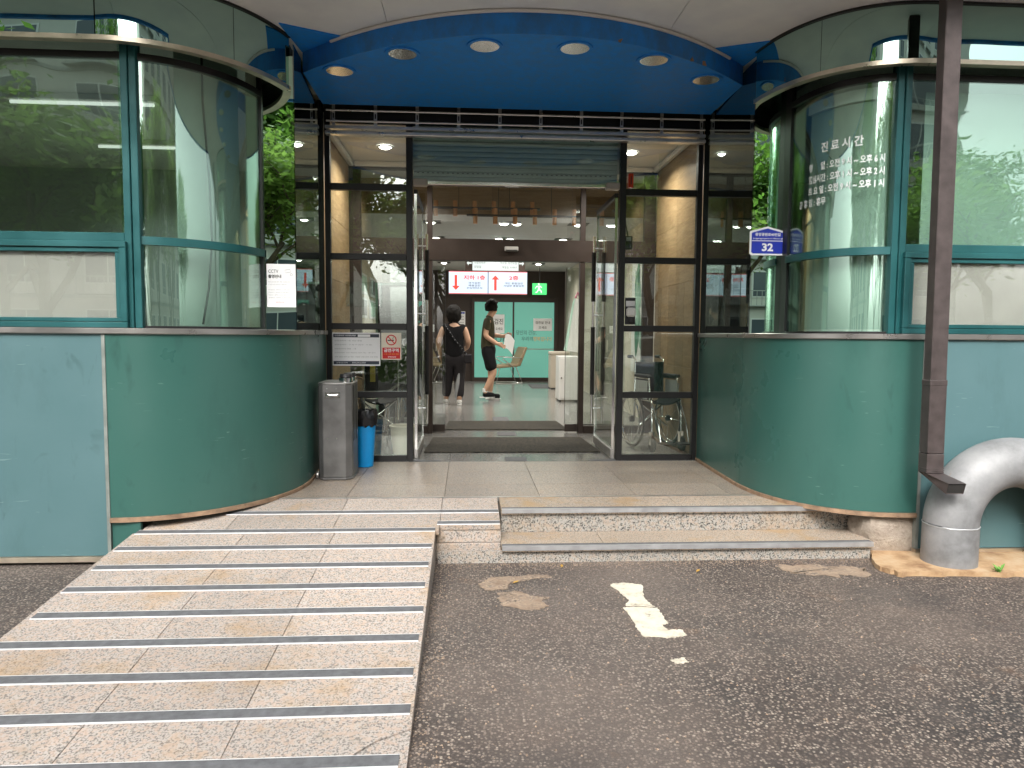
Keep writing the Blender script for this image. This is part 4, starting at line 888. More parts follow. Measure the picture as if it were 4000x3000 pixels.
path = [(2.55, 4.16, .0), (2.55, 4.16, .27)]; MB().tube(path, .155, 36).build('leg', 'pipe_metal', bp, 50); MB().tube([(3.31, 4.16, .0), (3.31, 4.16, .27)], .155, 36).build('leg', 'pipe_metal', bp, 50)
MB().tube([(2.93-.38*math.cos(PI*i/32), 4.16, .272+.38*math.sin(PI*i/32)) for i in range(33)], .153, 36).build('bend', 'pipe_metal', bp, 50)
for x in (2.55, 3.31): MB().tube([(x+.155*math.cos(2*PI*k/40), 4.16+.155*math.sin(2*PI*k/40), .271+rnd.uniform(-.002, .002)) for k in range(40)], .0035, 5, True).build('weld', 'galvanized', bp, 50)
bm = bmesh.new(); bmesh.ops.create_cube(bm, size=1); bmesh.ops.subdivide_edges(bm, edges=bm.edges, cuts=9, use_grid_fill=True)
from mathutils import noise as mn
for v in bm.verts:
    c = v.co.copy(); r = c.length; d = c.normalized(); rr = .5*(.72+.28*min(1, .62/r if r else 1))
    c = c.lerp(d*.56, .35); n = mn.fractal(c*3.1, 1, 2, 5)*.07+mn.noise(c*9)*.025; c += d*n
    v.co = Vector((2.39+c.x*.46, 4.56+c.y*.36, .12+c.z*.31))
me = bpy.data.meshes.new('foundation_stone'); bm.to_mesh(me); bm.free(); me.materials.append(M['rough_stone']); smooth(me, 60); tag(from_mesh(me, 'foundation_stone'), 'rough brown boulder wedged under the right bay beside the steps', 'stone')
wd = thing('weed', 'small bright green weed growing at the mortar edge', 'weed', (2.72, 3.95, .02))
for k in range(9):
    a = rnd.uniform(0, 2*PI); l = rnd.uniform(.04, .085); t_ = rnd.uniform(.5, 1.2); dx, dy, dz = math.cos(a)*l*math.cos(t_), math.sin(a)*l*math.cos(t_), l*math.sin(t_); w = .009
    px_, py_ = -math.sin(a)*w, math.cos(a)*w; b0 = Vector((2.72, 3.95, .02)); MB().poly([b0, b0+Vector((dx*.5+px_, dy*.5+py_, dz*.7)), b0+Vector((dx, dy, dz*.9)), b0+Vector((dx*.5-px_, dy*.5-py_, dz*.7)), b0+Vector((dx*.5, dy*.5, dz*.7-.004))], [(0, 1, 4), (1, 2, 4), (2, 3, 4), (3, 0, 4)]).build('leaf', 'weed_green', wd)
for i, (x, y, lab) in enumerate(((-.16, 3.97, 'dry ochre leaf lying on the beige mortar smear'), (.14, 4.24, 'tiny yellow leaf on asphalt at the middle of the steps'), (.95, 4.12, 'dry orange leaf on asphalt near the right end of the steps'))):
    a = rnd.uniform(0, 3); u, v = Vector((math.cos(a), math.sin(a), 0))*.025, Vector((-math.sin(a), math.cos(a), 0))*.010; c = Vector((x, y, .006))
    tag(MB().poly([c-u, c+v+Vector((0, 0, .004)), c+u+Vector((0, 0, .006)), c-v+Vector((0, 0, .003)), c], [(0, 1, 4), (1, 2, 4), (2, 3, 4), (3, 0, 4)]).build('fallen_leaf', 'dry_leaf'), lab, 'leaf')

# ---------------------------------------------------------------- wheelchairs
def ring(c, R, axis, n=36): return [(c[0], c[1]+R*math.cos(2*PI*k/n), c[2]+R*math.sin(2*PI*k/n)) for k in range(n)]
def wheelchair(label, loc, rz, w=.21):
    T = thing('wheelchair', label, 'wheelchair', (0, 0, 0), 'folded wheelchairs')
    for s in (-1, 1):
        x = s*(w+.045); c = (x, .18, .29)
        wh = MB().tube(ring(c, .275, 'x'), .014, 8, True).build('wheel', 'tyre', T, 50); MB().tube(ring(c, .255, 'x'), .008, 6, True).build('rim', 'chrome', wh, 50); MB().tube(ring((x+s*.035, .18, .29), .24, 'x'), .007, 6, True).build('push_ring', 'chrome', wh, 50)
        sp = MB()
        for k in range(12): a = 2*PI*k/12; sp.tube([c, (x, .18+.255*math.cos(a), .29+.255*math.sin(a))], .002, 4)
        sp.build('spokes', 'chrome', wh); MB().lathe([(.03, -.02), (.03, .02)], c, 'x', 14).build('hub', 'black_plastic', wh, 40)
        cw = MB().lathe([(.06, -.012), (.075, -.008), (.075, .008), (.06, .012)], (s*w, -.20, .076), 'x', 20).build('castor', 'tyre', T, 40); MB().box(s*w-.02, s*w-.014, -.21, -.16, .07, .20).box(s*w+.014, s*w+.02, -.21, -.16, .07, .20).build('fork', 'chrome', cw)
        MB().tube([(s*w, .22, .30), (s*w, .22, .90), (s*w, .30, .93)], .012, 8).build('back_tube', 'chrome', T, 50); MB().tube([(s*w, .30, .93), (s*w, .39, .93)], .017, 8).build('grip', 'black_rubber', T, 50)
        MB().tube([(s*w, .22, .50), (s*w, -.17, .50), (s*w, -.19, .20)], .012, 8).build('seat_tube', 'chrome', T, 50); MB().tube([(s*w, .22, .72), (s*w, -.10, .72), (s*w, -.13, .50)], .012, 8).build('arm_tube', 'chrome', T, 50)
        MB().box(s*w-.028, s*w+.028, -.10, .19, .732, .762).build('armrest', 'black_rubber', T, 0, .008); box('side_guard', *sorted((s*w+s*.006, s*w+s*.01)), -.08, .18, .515, .70, 'white_plastic', T)
        MB().tube([(s*w, -.17, .48), (s*w*.95, -.30, .30), (s*w*.95, -.36, .12)], .011, 8).build('leg_tube', 'chrome', T, 50); MB().box(*sorted((s*w*.95, s*w*.15)), -.44, -.30, .10, .112).build('footrest', 'black_plastic', T)
        MB().tube([(s*w, .12, .48), (-s*w, .12, .22)], .010, 8).build('cross_brace', 'chrome', T, 50)
    m = MB(); n = 8
    for i in range(n+1): u = -w+2*w*i/n; sag = .05*(1-(u/w)**2); m.v += [(u, -.16, .51-sag), (u, .21, .50-sag), (u, -.16, .525-sag), (u, .21, .515-sag)]
    for i in range(n): a = 4*i; m.f += [[a, a+4, a+5, a+1], [a+2, a+3, a+7, a+6], [a, a+2, a+6, a+4], [a+1, a+5, a+7, a+3]]; m.mi += [0]*4
    m.build('seat', 'black_cloth', T, 40); MB().box(-w, w, .205, .225, .52, .88).build('backrest', 'black_cloth', T, 0, .006)
    T.location = loc; T.rotation_euler.z = rz; return T
wheelchair('folded wheelchair with chrome frame behind the right glass', (1.50, 7.1, L), rad(12), .16)
wheelchair('partly hidden wheelchair behind the notices on the left glass', (-1.36, 7.25, L), rad(200), .17)
yt = box('yellow_tag', -1.38, -1.33, 6.95, 6.955, .95, 1.15, 'yellow_plastic'); tag(yt, 'narrow yellow strap hanging behind the left notices', 'strap')

# ---------------------------------------------------------------- lobby furniture
def lounge(label, loc, rz):
    T = thing('lounge_chair', label, 'chair', (0, 0, 0), 'tan lounge chairs')
    MB().prism([(-.27, -.28, .36), (-.27, .24, .40), (-.27, .26, .47), (-.27, -.28, .43), (-.27, -.31, .395)], (.54, 0, 0)).build('seat', 'tan_vinyl', T, 0, .015)
    MB().prism([(-.27, .20, .44), (-.27, .40, .86), (-.27, .46, .85), (-.27, .28, .40)], (.54, 0, 0)).build('backrest', 'tan_vinyl', T, 0, .015)
    for s in (-1, 1):
        MB().tube([(s*.24, -.22, .37), (s*.24, -.30, .012), (s*.24, .34, .012), (s*.24, .18, .39)], .011, 8).build('leg', 'chrome', T, 50); MB().tube([(s*.29, .30, .60), (s*.29, -.12, .62), (s*.29, -.16, .58), (s*.27, .10, .40)], .011, 8).build('armrest', 'chrome', T, 50)
    MB().tube([(-.24, -.30, .012), (.24, -.30, .012)], .011, 8).build('rail', 'chrome', T, 50)
    T.location = loc; T.rotation_euler.z = rz; return T
lounge('tan lounge chair on chrome sled legs before the green frosted glass', (.46, 16.8, L), rad(-75)); lounge('tan lounge chair half hidden behind the woman in the lobby', (-.95, 16.9, L), rad(80))
wc = thing('white_cabinet', 'tall white narrow cabinet on the right side of the lobby', 'cabinet', (1.32, 12.3, L)); box('body', 1.13, 1.50, 12.12, 12.6, L+.03, 1.05, 'white_plastic', wc, .01); box('door', 1.15, 1.31, 12.112, 12.119, L+.06, 1.02, 'white_plastic', wc, .003); MB().lathe([(.012, -.02), (.012, 0)], (1.17, 12.11, .68), 'y', 12).build('knob', 'chrome', wc)
for x in (1.16, 1.47): box('foot', x-.02, x+.02, 12.2, 12.5, L+.001, L+.029, 'black_plastic', wc)
bc = thing('beige_bin', 'beige tall waste bin behind the white cabinet', 'bin', (1.5, 15.2, L)); box('body', 1.32, 1.72, 15.0, 15.4, L+.02, .98, 'beige_plastic', bc, .01); box('lid', 1.31, 1.73, 14.99, 15.41, .981, 1.06, 'beige_plastic', bc, .02); box('base', 1.33, 1.71, 15.01, 15.39, L+.001, L+.019, 'black_plastic', bc)
pd = thing('wall_dispenser', 'tall tilted white panel with mint side above the white cabinet', 'panel', (1.45, 12.6, 1.15))
MB().prism([(1.32, 12.55, 1.13), (1.52, 12.55, 1.10), (1.56, 12.55, 2.02), (1.46, 12.55, 2.06)], (0, .12, 0)).build('panel', 'white_plastic', pd, 0, .01); MB().prism([(1.28, 12.56, 1.15), (1.317, 12.56, 1.13), (1.456, 12.56, 2.06), (1.43, 12.56, 2.0)], (0, .1, 0)).build('side', 'mint_wall', pd); MB().tube([(1.47, 12.6, 2.07), (1.51, 12.6, 2.17), (1.55, 12.6, 2.07)], .02, 8).build('hook', 'pink_plastic', pd, 50)
for k, z in enumerate((2.25, 1.85)):
    for j in range(2):
        y = 11.8+1.1*j; f = box('wall_poster', -2.199, -2.175, y, y+.75, z-.17, z+.17, 'sign_white', None, .004); tag(f, f'framed white poster on the left lobby wall, {"upper" if k == 0 else "lower"} row, {"nearer" if j == 0 else "farther"} one', 'poster', 'posters on the left lobby wall')
        box('print', -2.1745, -2.173, y+.06, y+.69, z-.13, z+.13, 'ink_grey' if (j+k) % 2 else 'mint_wall', f)
rb_ = thing('roll_up_banner', 'dark roll-up banner with pale lettering behind the left glass', 'banner', (-1.37, 9.2, L)); box('sheet', -1.58, -1.12, 9.2, 9.204, .34, 2.03, 'ink', rb_); box('frame', -1.61, -1.581, 9.195, 9.21, .34, 2.06, 'mint_wall', rb_); box('frame', -1.58, -1.12, 9.195, 9.21, 2.031, 2.06, 'mint_wall', rb_); box('base', -1.62, -1.10, 9.10, 9.30, L+.001, .335, 'steel_trim', rb_, .01)
text('WE GO 다이어트', 'ink_grey', rb_, front(-1.35, 9.198, 1.66), height=.06, width=.42, bold=.01); text('YOUR HEALTH', 'ink_grey', rb_, front(-1.35, 9.198, 1.53), height=.055, width=.36)
ml = thing('leaf_mural', 'white panel with large painted banana leaves on the right lobby wall', 'mural', (1.93, 9.8, 1.2)); box('panel', 1.925, 1.948, 9.42, 10.2, .9, 2.5, 'white_paint', ml)
for k, (y, z, a, l) in enumerate(((9.6, 1.2, 1.2, .8), (9.9, 1.1, 1.7, .9), (9.65, 1.8, 1.0, .65), (9.95, 1.9, 1.9, .6), (9.8, 1.5, 1.45, .8))):
    pts = []; n = 10
    for i in range(n+1): f = i/n; wv = .13*math.sin(PI*f**.8); pts.append((f*l, wv))
    pts += [(f*l, -w_) for f, w_ in [(i/n, .13*math.sin(PI*(i/n)**.8)) for i in range(n-1, 0, -1)]]
    MB().prism([(1.924-.0012*k, y+u*math.cos(a)-v*math.sin(a), z+u*math.sin(a)+v*math.cos(a)) for u, v in pts], (.001, 0, 0)).build('leaf', 'leaf_print' if k % 2 else 'leaf_print_light', ml)
# ---------------------------------------------------------------- people in the lobby
def skin(name, nodes, edges, mat, parent, sub=2, k_=1.22, sq=1.):
    me = bpy.data.meshes.new(name); me.from_pydata([(n[0][0]/sq, n[0][1], n[0][2]) for n in nodes], edges, [])
    o = bpy.data.objects.new(name, me); md = o.modifiers.new('s', 'SKIN'); md.use_smooth_shade = True
    sv = me.skin_vertices[0].data
    for i, n in enumerate(nodes):
        r = n[1] if hasattr(n[1], '__len__') else (n[1], n[1]); sv[i].radius = (r[0]*k_, r[1]*k_); sv[i].use_root = i == 0
    ss = o.modifiers.new('u', 'SUBSURF'); ss.levels = sub; ss.render_levels = sub
    dg = stage(o); nm = bpy.data.meshes.new_from_object(o.evaluated_get(dg)); bpy.data.objects.remove(o)
    for v in nm.vertices: v.co.x *= sq
    nm.materials.clear(); nm.materials.append(M[mat]); nm.shade_smooth(); p = link(bpy.data.objects.new(name, nm)); adopt(p, parent); return p
def chain(N, E, pts, start=None):
    last = start
    for p in pts:
        N.append(p); i = len(N)-1
        if last is not None: E.append((last, i))
        last = i
    return last
def hand(N, E, wrist, c, d, side):
    """palm plus five curled fingers; d = direction of the fingers, side = thumb side"""
    d = Vector(d).normalized(); s = Vector(side).normalized(); nrm = d.cross(s); c = Vector(c)
    p = chain(N, E, [(tuple(c), (.02, .028))], wrist); k = c+d*.05; kn = chain(N, E, [(tuple(k), (.015, .03))], p)
    for j, ln in enumerate((.062, .072, .067, .052)):
        b = k+s*(.027-.018*j)+d*.012; chain(N, E, [(tuple(b), .0085), (tuple(b+d*ln*.6+nrm*.012), .008), (tuple(b+d*ln*.85+nrm*.035), .0065)], kn)
    t = c+s*.03; chain(N, E, [(tuple(t+d*.01), .011), (tuple(t+d*.045+s*.015+nrm*.01), .009), (tuple(t+d*.065+s*.012+nrm*.025), .007)], p)
def person(label, loc, rz, J, shoe, h_):
    T = thing('person', label, 'person', (0, 0, 0)); N, E = [], []
    pel = chain(N, E, [(J['pelvis'], .085)]); ch = chain(N, E, [(J['waist'], .075), (J['chest'], .08), (J['neckb'], .055)], pel)
    nk = chain(N, E, [(J['neck'], .05)], ch); hb = J['head']; hv = Vector(hb); f = Vector(J['look']).normalized(); sd_ = Vector((-f.y, f.x, 0))
    hd_ = chain(N, E, [(tuple(hv-Vector((0, 0, .07))+f*.02), (.062, .055)), (tuple(hv), (.088, .076)), (tuple(hv+Vector((0, 0, .07))), (.078, .066))], nk)
    chain(N, E, [(tuple(hv+f*.098-Vector((0, 0, .03))), .013)], hd_-1)
    for s in (-1, 1): chain(N, E, [(tuple(hv+sd_*s*.084-Vector((0, 0, .02))-f*.01), (.012, .018))], hd_-1)
    for a in ('R', 'L'):
        w = chain(N, E, [(J['sh'+a], .046), (J['el'+a], .042), (J['wr'+a], .03)], ch-1); hand(N, E, w, J['ha'+a], Vector(J['ha'+a])-Vector(J['wr'+a]), (0, 0, 1))
        k = chain(N, E, [(J['hi'+a], .075), (J['kn'+a], .058), (J['ca'+a], .05), (J['an'+a], .036)], pel)
        an = Vector(J['an'+a]); chain(N, E, [(tuple(an+Vector((.05, 0, -.055))), (.033, .03)), (tuple(an+Vector((.15, 0, -.062))), (.025, .034))], k)
        sh_ = skin('shoe', [(tuple(an+Vector((-.04, 0, -.045))), (.042, .04)), (tuple(an+Vector((.06, 0, -.05))), (.042, .044)), (tuple(an+Vector((.185, 0, -.062))), (.03, .04))], [(0, 1), (1, 2)], shoe, T, 2)
        z0 = an.z-.09; m = MB(); m.prism([(an.x-.085, an.y-.035, z0-.01), (an.x+.14, an.y-.04, z0-.01), (an.x+.19, an.y, z0-.008), (an.x+.14, an.y+.04, z0-.01), (an.x-.085, an.y+.035, z0-.01)], (0, 0, .012)); m.build('sole', 'sock_white', T, 0, .005)
    skin('body', N, E, 'skin', T, 2)
    for s in (-1, 1):
        e = hv+f*.083+sd_*s*.032; MB().lathe([(0, -.009), (.008, -.004), (.008, .004), (0, .009)], tuple(e), 'z', 10).build('eye', 'ink', T, 60)
    e = hv+f*.086-Vector((0, 0, .065)); MB().box(e.x-.012, e.x+.012, e.y-.012, e.y+.012, e.z-.004, e.z+.004).build('mouth', 'red_print', T)
    return T, hv, f
# man in olive polo and shorts, walking to the right, looking back over the desk side
J = dict(pelvis=(0, 0, .94), waist=(.0, 0, 1.10), chest=(.01, 0, 1.30), neckb=(.02, 0, 1.43), neck=(.045, .0, 1.50), head=(.075, .015, 1.61), look=(.75, .66, 0),
         shR=(.0, -.185, 1.39), elR=(-.05, -.235, 1.12), wrR=(.13, -.20, 1.00), haR=(.19, -.18, .975), shL=(.02, .185, 1.39), elL=(.05, .24, 1.14), wrL=(.27, .16, 1.12), haL=(.33, .13, 1.13),
         hiR=(.0, -.095, .88), knR=(.10, -.10, .49), caR=(.04, -.10, .33), anR=(-.06, -.10, .14), hiL=(.01, .095, .88), knL=(.07, .10, .48), caL=(.06, .10, .32), anL=(.045, .10, .10))
man, hv, f = person('person in olive polo shirt, black shorts and black trainers holding papers', None, 0, J, 'black_cloth', 1.74)
skin('polo_shirt', [((.0, 0, .83), .165), ((.0, 0, .96), .165), ((.0, 0, 1.12), .155), ((.01, 0, 1.30), .17), ((.02, 0, 1.42), .115), ((.0, -.185, 1.37), .078), ((-.03, -.222, 1.20), .07), ((.02, .185, 1.37), .078), ((.035, .225, 1.20), .07), ((.035, 0, 1.49), .062)], [(0, 1), (1, 2), (2, 3), (3, 4), (3, 5), (5, 6), (3, 7), (7, 8), (4, 9)], 'khaki', man, 2, 1.12, .74)
skin('shorts', [((0, 0, 1.0), .15), ((0, 0, .88), .165), ((.01, -.092, .78), .118), ((.09, -.10, .50), .098), ((.02, .092, .78), .118), ((.06, .10, .49), .098)], [(0, 1), (1, 2), (2, 3), (1, 4), (4, 5)], 'black_cloth', man, 2, 1.15, .85)
for y, x, z in ((-.10, -.05, .17), (.10, .048, .135)): MB().lathe([(.042, z-.03), (.043, z+.03), (.04, z+.035)], (x, y, 0), 'z', 16).build('sock', 'sock_white', man, 50)
def hair(parent, hv, f, longer):
    bm = bmesh.new(); bmesh.ops.create_icosphere(bm, subdivisions=4, radius=1)
    for v in bm.verts:
        d = v.co.normalized(); fr_ = d.x*f.x+d.y*f.y; n = mn.fractal(d*4, 1, 2, 4)*.10+mn.noise(d*22)*.06; r = .122*(1+n)
        z = d.z
        if fr_ > .35 and z < .45: r *= .72                       # opens at the face
        low = (-1.35 if longer else -.62); q = Vector((d.x*r*1.02, d.y*r*1.02, max(z, low*1.0)*r*(1.12 if z > 0 else (1.5 if longer else 1.0))))
        v.co = q+hv+Vector((0, 0, .025))-f*.014
    me = bpy.data.meshes.new('hair'); bm.to_mesh(me); bm.free(); me.materials.append(M['hair']); me.shade_smooth(); adopt(link(bpy.data.objects.new('hair', me)), parent)
hair(man, hv, f, False)
man.location = (-.08, 12.57, L); pp = []
for i in range(7):
    for j in range(7): u, v = i/6, j/6; pp.append((.26+.17*u+.04*v, 12.57-.17+.12*u, L+.90+.25*v-.09*u*u+.02*math.sin(4*u)))
tag(MB().poly([(x-.08, y, z) for x, y, z in pp], [(i*7+j, i*7+j+1, i*7+j+8, i*7+j+7) for i in range(6) for j in range(6)]).build('paper_sheet', 'paper_white', None, 60), 'white sheet of paper held by the person in olive polo', 'paper')
# woman in black, seen from behind
J = dict(pelvis=(0, 0, .86), waist=(.0, 0, 1.0), chest=(.0, 0, 1.19), neckb=(.0, 0, 1.31), neck=(.02, 0, 1.37), head=(.035, .0, 1.47), look=(1, -.15, 0),
         shR=(.0, -.165, 1.27), elR=(-.02, -.235, 1.03), wrR=(.12, -.22, .93), haR=(.18, -.2, .92), shL=(.0, .165, 1.27), elL=(-.05, .25, 1.03), wrL=(.05, .23, .85), haL=(.07, .22, .79),
         hiR=(.0, -.085, .80), knR=(.03, -.09, .45), caR=(-.01, -.09, .30), anR=(-.05, -.09, .10), hiL=(.0, .085, .80), knL=(.06, .10, .45), caL=(.07, .12, .30), anL=(.07, .13, .10))
wm, hv, f = person('person with short dark hair in black top and trousers seen from behind', None, 0, J, 'sock_white', 1.58)
skin('sleeveless_top', [((.0, 0, .72), .16), ((.0, 0, .86), .16), ((.0, 0, 1.0), .148), ((.0, 0, 1.17), .165), ((.0, 0, 1.28), .12), ((.0, -.15, 1.25), .075), ((.0, -.185, 1.22), .07), ((.0, .15, 1.25), .075), ((.0, .185, 1.22), .07), ((.01, 0, 1.36), .065)], [(0, 1), (1, 2), (2, 3), (3, 4), (3, 5), (5, 6), (3, 7), (7, 8), (4, 9)], 'black_cloth', wm, 2, 1.12, .74)
skin('trousers', [((0, 0, .90), .14), ((0, 0, .80), .16), ((.01, -.085, .68), .112), ((.03, -.09, .45), .085), ((-.04, -.09, .10), .068), ((.01, .085, .68), .112), ((.06, .10, .45), .085), ((.07, .13, .10), .068)], [(0, 1), (1, 2), (2, 3), (3, 4), (1, 5), (5, 6), (6, 7)], 'dark_cloth', wm, 2, 1.15, .85)
hair(wm, hv, f, True); wm.location = (-.66, 11.66, L); wm.rotation_euler.z = rad(90)
bg_ = thing('shoulder_bag', 'small dark bag on a studded strap across the back of the person in black', 'bag', (-.46, 11.5, 1.05)); box('body', -.50, -.36, 11.48, 11.56, L+.68, L+.83, 'dark_cloth', bg_, .02)
sp = [(-.80, 11.60, L+1.31), (-.77, 11.53, L+1.25), (-.66, 11.515, L+1.08), (-.55, 11.50, L+.95), (-.46, 11.51, L+.83)]; MB().tube(sp, .016, 6).build('strap', 'black_cloth', bg_, 50)
for i in range(12): u = i/11*4*.999; k = int(u); c = Vector(sp[k]).lerp(Vector(sp[k+1]), u-k); MB().lathe([(0, -.006), (.006, -.003), (.007, 0)], (c.x, c.y-.015, c.z), 'y', 8).build('stud', 'ink_grey', bg_)
um = thing('folded_umbrella', 'folded grey umbrella hanging beside the legs of the person in black', 'umbrella', (-.62, 11.9, L+.2)); MB().tube([(-.57, 11.62, L+.55), (-.60, 11.60, L+.35), (-.625, 11.585, L+.16), (-.63, 11.58, L+.08)], [.012, .035, .022, .006], 10).build('canopy', 'ink_grey', um, 50); MB().tube([(-.57, 11.62, L+.55), (-.55, 11.63, L+.68)], .009, 8).build('handle', 'black_plastic', um, 50)

# ---------------------------------------------------------------- the street behind the viewer (seen in the glass)
def sedan():
    T = thing('parked_car', 'silver sedan', 'car', (0, 0, 0), 'silver cars parked opposite')
    # stations along x: (x, half width low, half width shoulder, z sill, z shoulder)
    st_ = [(-2.30, .60, .66, .42, .70), (-2.22, .78, .80, .28, .86), (-1.6, .88, .90, .22, .98), (-.6, .90, .92, .20, .96), (.6, .90, .92, .20, .93), (1.4, .88, .90, .22, .90), (2.0, .82, .84, .24, .80), (2.28, .60, .64, .36, .64)]
    m = MB()
    for x, a, b, z0, z1 in st_: m.v += [(x, -a, z0), (x, -b, (z0+z1)/2), (x, -b*.95, z1-.05), (x, -b*.8, z1), (x, b*.8, z1), (x, b*.95, z1-.05), (x, b, (z0+z1)/2), (x, a, z0)]
    for i in range(len(st_)-1):
        for k in range(8): l = (k+1) % 8; m.f.append([8*i+k, 8*i+l, 8*i+8+l, 8*i+8+k]); m.mi.append(0)
    n = len(st_)-1; m.f += [[k for k in range(8)], [8*n+k for k in range(8)]]; m.mi += [0, 0]; m.build('body', 'car_silver', T, 50, .02)
    rf = [(-1.75, .74, .975), (-1.05, .62, 1.36), (-.3, .60, 1.43), (.35, .61, 1.40), (1.25, .76, .93)]
    m = MB()
    for x, w, z in rf: m.v += [(x, -w, z), (x, w, z)]
    lo = [(x, .80, .94) for x, w, z in rf]
    for x, w, z in lo: m.v += [(x, -w, z), (x, w, z)]
    for i in range(4): a = 2*i; b = a+10; m.f += [[a, a+1, a+3, a+2], [a, a+2, b+2, b], [a+1, b+1, b+3, a+3]]; m.mi += [0, 0, 0]
    m.mi = [1, 1, 1, 0, 1, 1, 0, 1, 1, 1, 1, 1]; m.build('cabin', ['car_silver', 'car_glass'], T, 40)
    for s in (-1, 1):
        MB().prism([(-1.08, s*.633, 1.33), (-1.0, s*.623, 1.37), (.3, s*.620, 1.40), (.42, s*.64, 1.36), (.3, s*.655, 1.33)], (0, s*.02, 0)).build('roof_rail', 'car_silver', T); MB().prism([(-.32, s*.63, 1.40), (-.26, s*.63, 1.40), (-.22, s*.79, .95), (-.3, s*.79, .95)], (0, s*.02, 0)).build('pillar', 'car_silver', T)
        for x in (-1.42, 1.38):
            w = MB().lathe([(.20, -.1), (.31, -.1), (.33, -.07), (.33, .07), (.31, .1), (.20, .1)], (x, s*.83, .33), 'y', 28).build('wheel', 'tyre', T, 40); MB().lathe([(0, -.085), (.05, -.105), (.2, -.095), (.21, .095), (.05, .105), (0, .085)], (x, s*.83, .33), 'y', 20).build('rim', 'chrome', w, 40)
            MB().lathe([(.335, -.03), (.385, -.03), (.385, .02), (.335, .02)], (x, s*.895, .34), 'y', 28, 0, True).build('wheel_arch', 'black_plastic', T, 40)
        MB().box(*(2.02, 2.24), *sorted((s*.45, s*.72)), .60, .73).build('headlight', 'window_lamp', T, 0, .03); MB().box(-2.29, -2.1, *sorted((s*.45, s*.74)), .66, .82).build('tail_light', 'tail_red', T, 0, .03)
        MB().box(.62, .80, *sorted((s*.90, s*1.04)), .93, 1.05).build('mirror', 'car_silver', T, 0, .03); MB().box(-.1, .08, *sorted((s*.922, s*.94)), .80, .825).build('door_handle', 'chrome', T); MB().box(-1.0, -.84, *sorted((s*.915, s*.935)), .82, .845).build('door_handle', 'chrome', T)
    box('grille', 2.2, 2.30, -.4, .4, .42, .56, 'black_plastic', T); box('number_board', 2.295, 2.305, -.26, .26, .36, .46, 'paper_white', T)
    return T
car = sedan(); car.location = (-5.6, -4.6, 0); car['label'] = 'silver parked sedan mirrored in the left glass, nose to the right'
c2 = copy_tree(car); c2.location = (4.5, -4.2, 0); c2.rotation_euler.z = 0; c2['label'] = 'silver parked sedan mirrored in the right glass behind the wheelchair'
for i, (x, y) in enumerate(((-8.2, -4.6), (-2.4, -4.6), (.8, -4.5), (7.3, -4.5))):
    o = box('bay_line', x, x+.12, y-2.5, y+1.9, .002, .006, 'road_paint'); tag(o, ['white parking line at the tail of the left car', 'white parking line at the nose of the left car', 'white parking line at the tail of the right car', 'white parking line at the nose of the right car'][i], 'parking line', 'parking lines')
def tree_mesh(seed, h, spread, leaves, leaf, mats, base=.35, droop=0.):
    r = random.Random(seed); tr = MB(); tips = []
    def grow(p, d, l, rad_, depth):
        q = p+d*l; mid = p.lerp(q, .5)+Vector((r.uniform(-1, 1), r.uniform(-1, 1), 0))*l*.06; tr.tube([p, mid, q], [rad_, rad_*.85, rad_*.68], 7 if depth < 2 else 5)
        if depth >= 2: tips.append((q, depth)); tips.append((mid, depth))
        if depth == 4: return
        for k in range(3 if depth else 4):
            a = r.uniform(0, 2*PI); u = Vector((math.cos(a), math.sin(a), r.uniform(.15, .8)))
            nd = (d*.75+u*spread).normalized(); grow(p.lerp(q, r.uniform(.55, 1)), nd, l*r.uniform(.62, .8), rad_*.58, depth+1)
    grow(Vector((0, 0, 0)), Vector((r.uniform(-.08, .08), r.uniform(-.08, .08), 1)).normalized(), h*base, h*.018, 0)
    lv = MB()
    for i in range(leaves):
        c, _ = r.choice(tips); c = c+Vector((r.gauss(0, 1), r.gauss(0, 1), r.gauss(0, .6)))*h*.038; s = leaf*r.uniform(.6, 1.35)
        n = Vector((r.gauss(0, .6), r.gauss(0, .6), 1)).normalized(); u = n.orthogonal().normalized(); u = (Matrix.Rotation(r.uniform(0, 6.3), 3, n) @ u); v = n.cross(u); b = len(lv.v)
        lv.v += [tuple(c-u*s), tuple(c+v*s*.45), tuple(c+u*s), tuple(c-v*s*.45)]; lv.f.append([b, b+1, b+2, b+3]); lv.mi.append(0)
    return tr.mesh('trunk', 'bark', 60), lv, mats
TM = []
for seed, h, sp_, nl, lf_, mt in ((3, 7.5, .75, 9000, .10, 'leaf_a'), (8, 9.0, .7, 10000, .11, 'leaf_b'), (15, 6.0, .9, 8000, .085, 'leaf_c')):
    tr, lv, _ = tree_mesh(seed, h, sp_, nl, lf_, mt); me = bpy.data.meshes.new('crown'); me.from_pydata(lv.v, [], lv.f); me.materials.append(M[mt]); TM.append((tr, me))
spots = [(-10.5, -9, 0, 0, 'tall bright green tree at the far left opposite the clinic'), (-6.2, -8.2, 2, .8, 'low pale leaved tree behind the left parked car'), (-3.4, -11, 1, 2, 'dark leaved tree standing left of centre opposite the entrance'), (-1.0, -8.6, 2, 3.4, 'slender pale tree mirrored in the left narrow pane'),
         (2.2, -9.5, 0, 4, 'bright green tree mirrored in the right narrow pane'), (4.8, -8.3, 2, 1.3, 'low pale tree behind the right parked car'), (7.0, -11, 1, 5, 'dark leaved tree right of centre opposite the clinic'), (11, -9, 0, 2.4, 'tall bright green tree at the far right opposite the clinic'), (-15, -12, 1, 1, 'dark tree at the far left end of the row'), (15.5, -12, 1, 3, 'dark tree at the far right end of the row'), (-8.3, -12.5, 1, 4.2, 'tall dark tree behind the low tree at left'), (-12.5, -10, 2, .3, 'low pale tree between the two left tall trees'), (.6, -12.5, 0, 5.2, 'bright tree set back at the centre of the row')]
